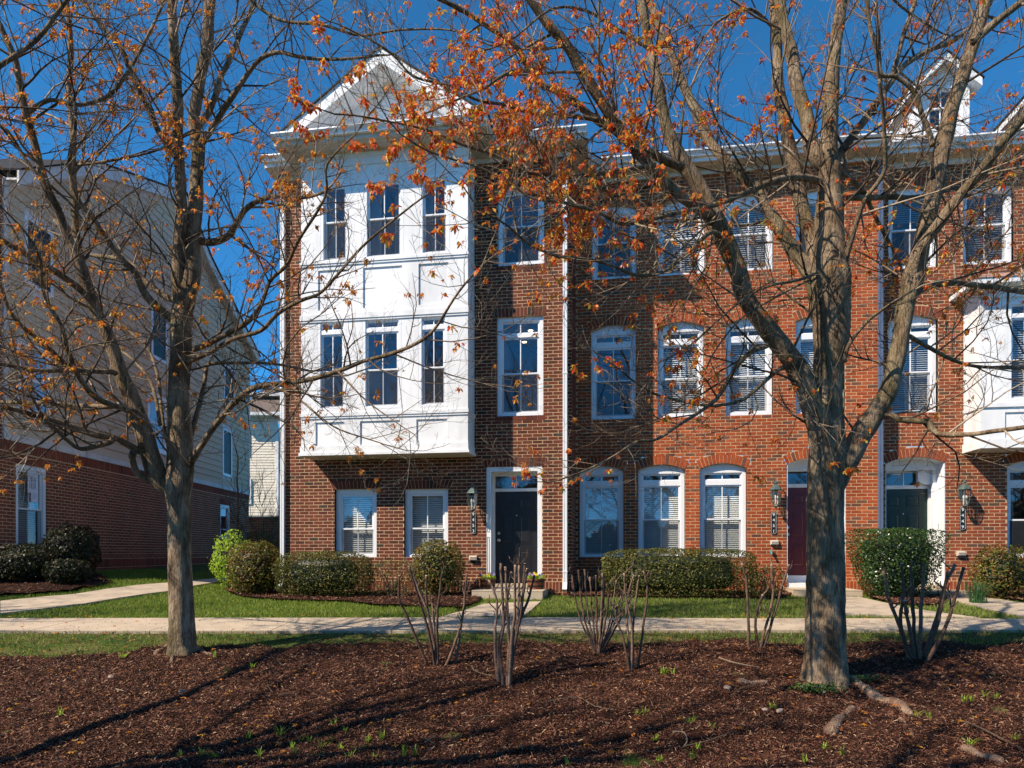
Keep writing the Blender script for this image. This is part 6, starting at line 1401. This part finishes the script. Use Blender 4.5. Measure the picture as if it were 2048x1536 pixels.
for pts, r_, lb in (([(1085, 1421), (1120, 1413), (1158, 1410), (1190, 1428), (1232, 1436)], .006, 'long curved pale twig on the mulch, low centre'), ([(943, 1344), (952, 1356), (985, 1366)], .006, 'short bent twig left of the tall bundle of canes'),
                   ([(1440, 1328), (1470, 1338), (1518, 1347)], .007, 'pale twig on the mulch left of the right trunk'), ([(1466, 1403), (1480, 1392), (1528, 1378)], .006, 'curved twig on the mulch below the pale straight one'),
                   ([(1932, 1459), (1980, 1482), (2048, 1518)], .007, 'long pale twig on the mulch at the lower right'), ([(1370, 1510), (1420, 1498), (1470, 1478)], .006, 'long dark twig on the mulch at the bottom'),
                   ([(850, 1502), (875, 1485)], .005, 'short crossed twig at the bottom, leaning right'), ([(848, 1492), (868, 1504)], .005, 'short crossed twig at the bottom, leaning left'),
                   ([(560, 1404), (600, 1398)], .006, 'dark twig on the mulch left of centre'), ([(1345, 1480), (1368, 1482), (1374, 1500), (1366, 1512)], .005, 'curled twig on the mulch near the green sprouts'),
                   ([(232, 1392), (248, 1396)], .006, 'small pale splinter below the left pale stone'), ([(535, 1386), (545, 1398)], .005, 'small pale splinter left of centre in the mulch'),
                   ([(940, 1458), (968, 1448), (1000, 1447)], .005, 'thin twig low on the mulch beneath the tall bundle')): stick(pts, r_, lb)
k = 0
spots_ = [(155, 1312), (246, 1322), (430, 1322), (455, 1352), (505, 1342), (120, 1440), (560, 1480), (498, 1486), (583, 1508), (603, 1495), (620, 1500), (645, 1508), (662, 1495), (680, 1510), (690, 1476), (668, 1462), (430, 1525), (403, 1522), (360, 1525), (520, 1525), (735, 1500), (720, 1515), (765, 1490), (808, 1522), (830, 1520), (1275, 1442), (1380, 1460), (1425, 1472), (1395, 1508), (1310, 1492), (1290, 1440), (1545, 1424), (1650, 1508), (1685, 1520), (1835, 1443), (1860, 1446), (1928, 1412), (1942, 1412), (1968, 1402), (1990, 1406), (2030, 1490), (1940, 1500), (1385, 1528), (1320, 1532), (1610, 1535), (1135, 1540), (1326, 1356), (1345, 1357), (590, 1522), (750, 1528), (700, 1530), (640, 1528)]
for (x, y_) in spots_:
    x_ = x
    X, Y = gp(x, y_); r = random.Random(k); big = k % 5 == 1
    t = clump('green_sprout', 'green sprout ' + ('near the foot of the left trunk' if y_ < 1360 and x_ < 520 else 'in the mulch at the bottom left of the bed' if x_ < 860 and y_ > 1420 else 'in the mulch near the right roots' if x_ > 1500 and y_ > 1390 else 'in the middle of the foreground mulch'), X, Y, 9 if not big else 16, .05 + .04 * r.random(), .05 + .03 * (big), 100 + k, 'lime' if k % 3 else 'grass', group='green sprouts in the mulch', wd=.012); k += 1

# ================================================================== GRASS AND MULCH
def blades(name, X, Y, hmin, hmax, wd, mat, seed, zoff=0.0):
    rnd = np.random.default_rng(seed); n = len(X); Z = G(X, Y) + zoff; a = rnd.uniform(0, 2 * np.pi, n); h = rnd.uniform(hmin, hmax, n); w_ = wd * rnd.uniform(.6, 1.3, n); ln = rnd.uniform(.1, .8, n) * h; b = rnd.uniform(0, 2 * np.pi, n)
    B = np.stack([X, Y, Z], 1); s = np.stack([np.cos(a) * w_, np.sin(a) * w_, 0 * a], 1) / 2; tip = B + np.stack([np.cos(b) * ln, np.sin(b) * ln, h], 1); mid = B + np.stack([np.cos(b) * ln * .3, np.sin(b) * ln * .3, h * .6], 1)
    V = np.stack([B - s, B + s, mid + s * .7, tip, mid - s * .7], 1).reshape(-1, 3); q = np.arange(n)[:, None] * 5
    o = np_mesh(name, V, np.concatenate([q, q + 1, q + 2, q + 3, q + 4], 1), mat); o['kind'] = 'stuff'; return o
def vn(X, Y, f, sd=0.0):
    return np.sin(X * f + 1.3 * np.sin(Y * f * .7 + sd)) * np.cos(Y * f * 1.3 + 1.1 * np.sin(X * f * .9 + sd)) 
rnd = np.random.default_rng(5); n = 420000
X = rnd.uniform(-14, 13, n); Y = rnd.uniform(7.2, 16.5, n); keep = (np.abs(X) < Y * .80 + .6)
keep &= (Y > bedge(X) - .02 + .12 * vn(X, Y, 5)); xs_ = X
keep &= ~((Y > YN - .0 + .03 * np.sin(X * .3)) & (Y < YF + .05 * np.sin(X * .25 + 1) - .10 * np.clip((X - 1) / 2, 0, 1) + .0))
for p in PATHS + HB: keep &= ~inpoly(X, Y, p)
fx, fy = zip(*[f2w(u, yl) for u, yl in ((uL, 0), (uR, 0), (uR, yM), (uE, yM))])
ul = (X - P0[0]) * Uv[0] + (Y - P0[1]) * Uv[1]; yl = -((X - P0[0]) * Nv[0] + (Y - P0[1]) * Nv[1])
keep &= ~((ul > uL) & (yl > -.05) & (ul < uR)) & ~((ul >= uR) & (yl > yM - .05)); keep &= (X > -9.5)
near_ = Y < YN; patchy = vn(X, Y, 2.1) + .6 * vn(X, Y, 6.3, 2) + rnd.uniform(-.5, .5, n)
bare_ = near_ & (patchy < np.where((X > -3.2) & (X < 1.5), .45, -.35)); keep &= ~bare_; keep &= ~(near_ & (rnd.uniform(0, 1, n) < .25))
dry = (near_ & (rnd.uniform(0, 1, n) < .45)) | ((X > .5) & (rnd.uniform(0, 1, n) < .35))
blades('grass', X[keep & ~dry], Y[keep & ~dry], .02, .06, .007, 'grass', 1); blades('grass', X[keep & dry], Y[keep & dry], .02, .055, .006, 'grass_dry', 2)
# mulch chips
def chips(X, Y, zf, lmin, lmax, wmin, wmax, seed):
    rnd = np.random.default_rng(seed); n = len(X); Z = zf; a = rnd.uniform(0, 2 * np.pi, n); tl_ = rnd.normal(0, .38, n); rl = rnd.normal(0, .5, n)
    L = lmin + (lmax - lmin) * rnd.uniform(0, 1, n) ** 2.2; L = np.where(rnd.uniform(0, 1, n) < .03, L * 1.7, L) * .5; W_ = rnd.uniform(wmin, wmax, n) * .5; T = .0035
    ax = np.stack([np.cos(a) * np.cos(tl_), np.sin(a) * np.cos(tl_), np.sin(tl_)], 1); sd = np.stack([-np.sin(a) * np.cos(rl), np.cos(a) * np.cos(rl), np.sin(rl)], 1); up = np.cross(ax, sd)
    C = np.stack([X, Y, Z], 1) + np.array([0, 0, 1]) * (np.abs(np.sin(tl_)) * L + .004)[:, None]; A = ax * L[:, None]; S = sd * W_[:, None]; U = up * (W_ * .45 + T)[:, None]
    V = np.stack([C - A - S * .7, C - A * .9 + S, C + A * .85 + S * .8, C + A - S * .6, C - A * .5 + U, C + A * .55 + U], 1).reshape(-1, 3); q = np.arange(n)[:, None] * 6
    Fq = np.concatenate([np.concatenate([q, q + 3, q + 5, q + 4], 1), np.concatenate([q + 1, q + 4, q + 5, q + 2], 1)]); return V, Fq
def bumpz(X, Y, amp, seed):
    return np.array([amp * (mnoise.noise(Vector((x * 1.1, y * 1.1, seed))) + .45 * mnoise.noise(Vector((x * 5, y * 5, seed)))) for x, y in zip(X.tolist(), Y.tolist())])
n = 210000; Y = 2.6 + 5.6 * rnd.uniform(0, 1, n) ** .85; X = rnd.uniform(-1, 1, n) * (Y * .80 + .4); k_ = Y < bedge(X) + .05 * rnd.normal(0, 1, n); X, Y = X[k_], Y[k_]
V, Fq = chips(X, Y, G(X, Y) + .03 + bumpz(X, Y, .05, 3.1), .013, .055, .0035, .0095, 9); np_mesh('mulch_chips', V, Fq, 'chips', None, 'stuff')
VV = []; FF = []; o = 0
for i, p in enumerate(HB):
    xs_ = [q[0] for q in p]; ys_ = [q[1] for q in p]; nn = 9000; X = rnd.uniform(min(xs_), max(xs_), nn); Y = rnd.uniform(min(ys_), max(ys_), nn); k_ = inpoly(X, Y, p); X, Y = X[k_], Y[k_]
    V, Fq = chips(X, Y, G(X, Y) + .05 + bumpz(X, Y, .02, i + 1.1), .03, .08, .008, .018, 20 + i); VV.append(V); FF.append(Fq + o); o += len(V)
np_mesh('mulch_chips', np.concatenate(VV), np.concatenate(FF), 'chips', None, 'stuff')
# stray chips, dead grass on bare earth of the near strip
n = 9000; X = rnd.uniform(-8, 8, n); Y = rnd.uniform(7.6, YN, n); V, Fq = chips(X, Y, G(X, Y) + .003, .015, .045, .004, .009, 33); np_mesh('mulch_chips', V, Fq, 'chips', None, 'stuff')
n = 700; X = rnd.uniform(-8, 8, n); Y = rnd.uniform(YN, YF, n); V, Fq = chips(X, Y, G(X, Y) + .031, .008, .03, .003, .008, 34); np_mesh('path_litter', V, Fq, 'chips', None, 'stuff')

rnd = np.random.default_rng(77); n = 26000; X = rnd.uniform(-45, 45, n); Y = -33 - rnd.uniform(0, 4, n); hh = 5.5 + 2.5 * np.sin(X * .31) * np.cos(X * .13 + 1) + 1.2 * np.sin(X * 1.7)
Zl = -1 + hh * rnd.uniform(0, 1, n); V, Fq = leaf_cloud(np.stack([X, Y, Zl], 1), np.tile([0, 1.0, .2], (n, 1)), .75, rnd, .6, .7); np_mesh('woodland', V, Fq, 'dark', None, 'stuff')
VV = []; FF = []; o = 0; r = random.Random(8)
for i in range(420):
    y_ = r.uniform(3.6, 9.6); x_ = r.uniform(-1, 1) * y_ * .78; V, Fq = TUFTS[r.randrange(5)]; k = r.uniform(.3, .8); a = r.uniform(0, 6.28)
    Q = np.stack([V[:, 0] * math.cos(a) * k - V[:, 1] * math.sin(a) * k, V[:, 0] * math.sin(a) * k + V[:, 1] * math.cos(a) * k, V[:, 2] * k * .35], -1) + np.array([x_, y_, float(G(x_, y_)) + .075], np.float32); VV.append(Q); FF.append(Fq + o); o += len(V)
np_mesh('fallen_tufts', np.concatenate(VV), np.concatenate(FF), 'leaf_or', None, 'stuff')
# ================================================================== WOODED FAR SIDE (behind the viewer; seen only in the panes)
m = MB(); r = random.Random(3)
for k in range(20):
    x0, y0 = -34 + k * 3.6 + r.uniform(-1, 1), -34 + r.uniform(-5, 5); z0 = -1.0; H = r.uniform(8, 13); P = [Vector((x0, y0, z0)), Vector((x0 + r.uniform(-.3, .3), y0, z0 + H * .4)), Vector((x0 + r.uniform(-.6, .6), y0, z0 + H))]; m.tube(P, [.22, .16, .04], 6, False)
    for j in range(26):
        f = r.uniform(.25, 1); p = Vector((x0, y0, z0 + H * f)); a = r.uniform(0, 6.28); L = (1.15 - f) * H * .45; q = p + Vector((math.cos(a) * L, math.sin(a) * L, L * .8)); m.tube([p, (p + q) / 2 + Vector((0, 0, -.1)), q], [.06, .04, .015], 4, False)
        for l in range(7):
            g_ = r.uniform(.3, 1); p2 = p.lerp(q, g_); d = Vector((r.uniform(-1, 1), r.uniform(-1, 1), r.uniform(0, 1))) * L * .45; m.tube([p2, p2 + d * .5, p2 + d + Vector((0, 0, .2))], [.022, .014, .006], 3, False)
np_mesh('woodland', m.v, [f for f in m.f if len(f) == 4], 'twig', None, 'stuff')
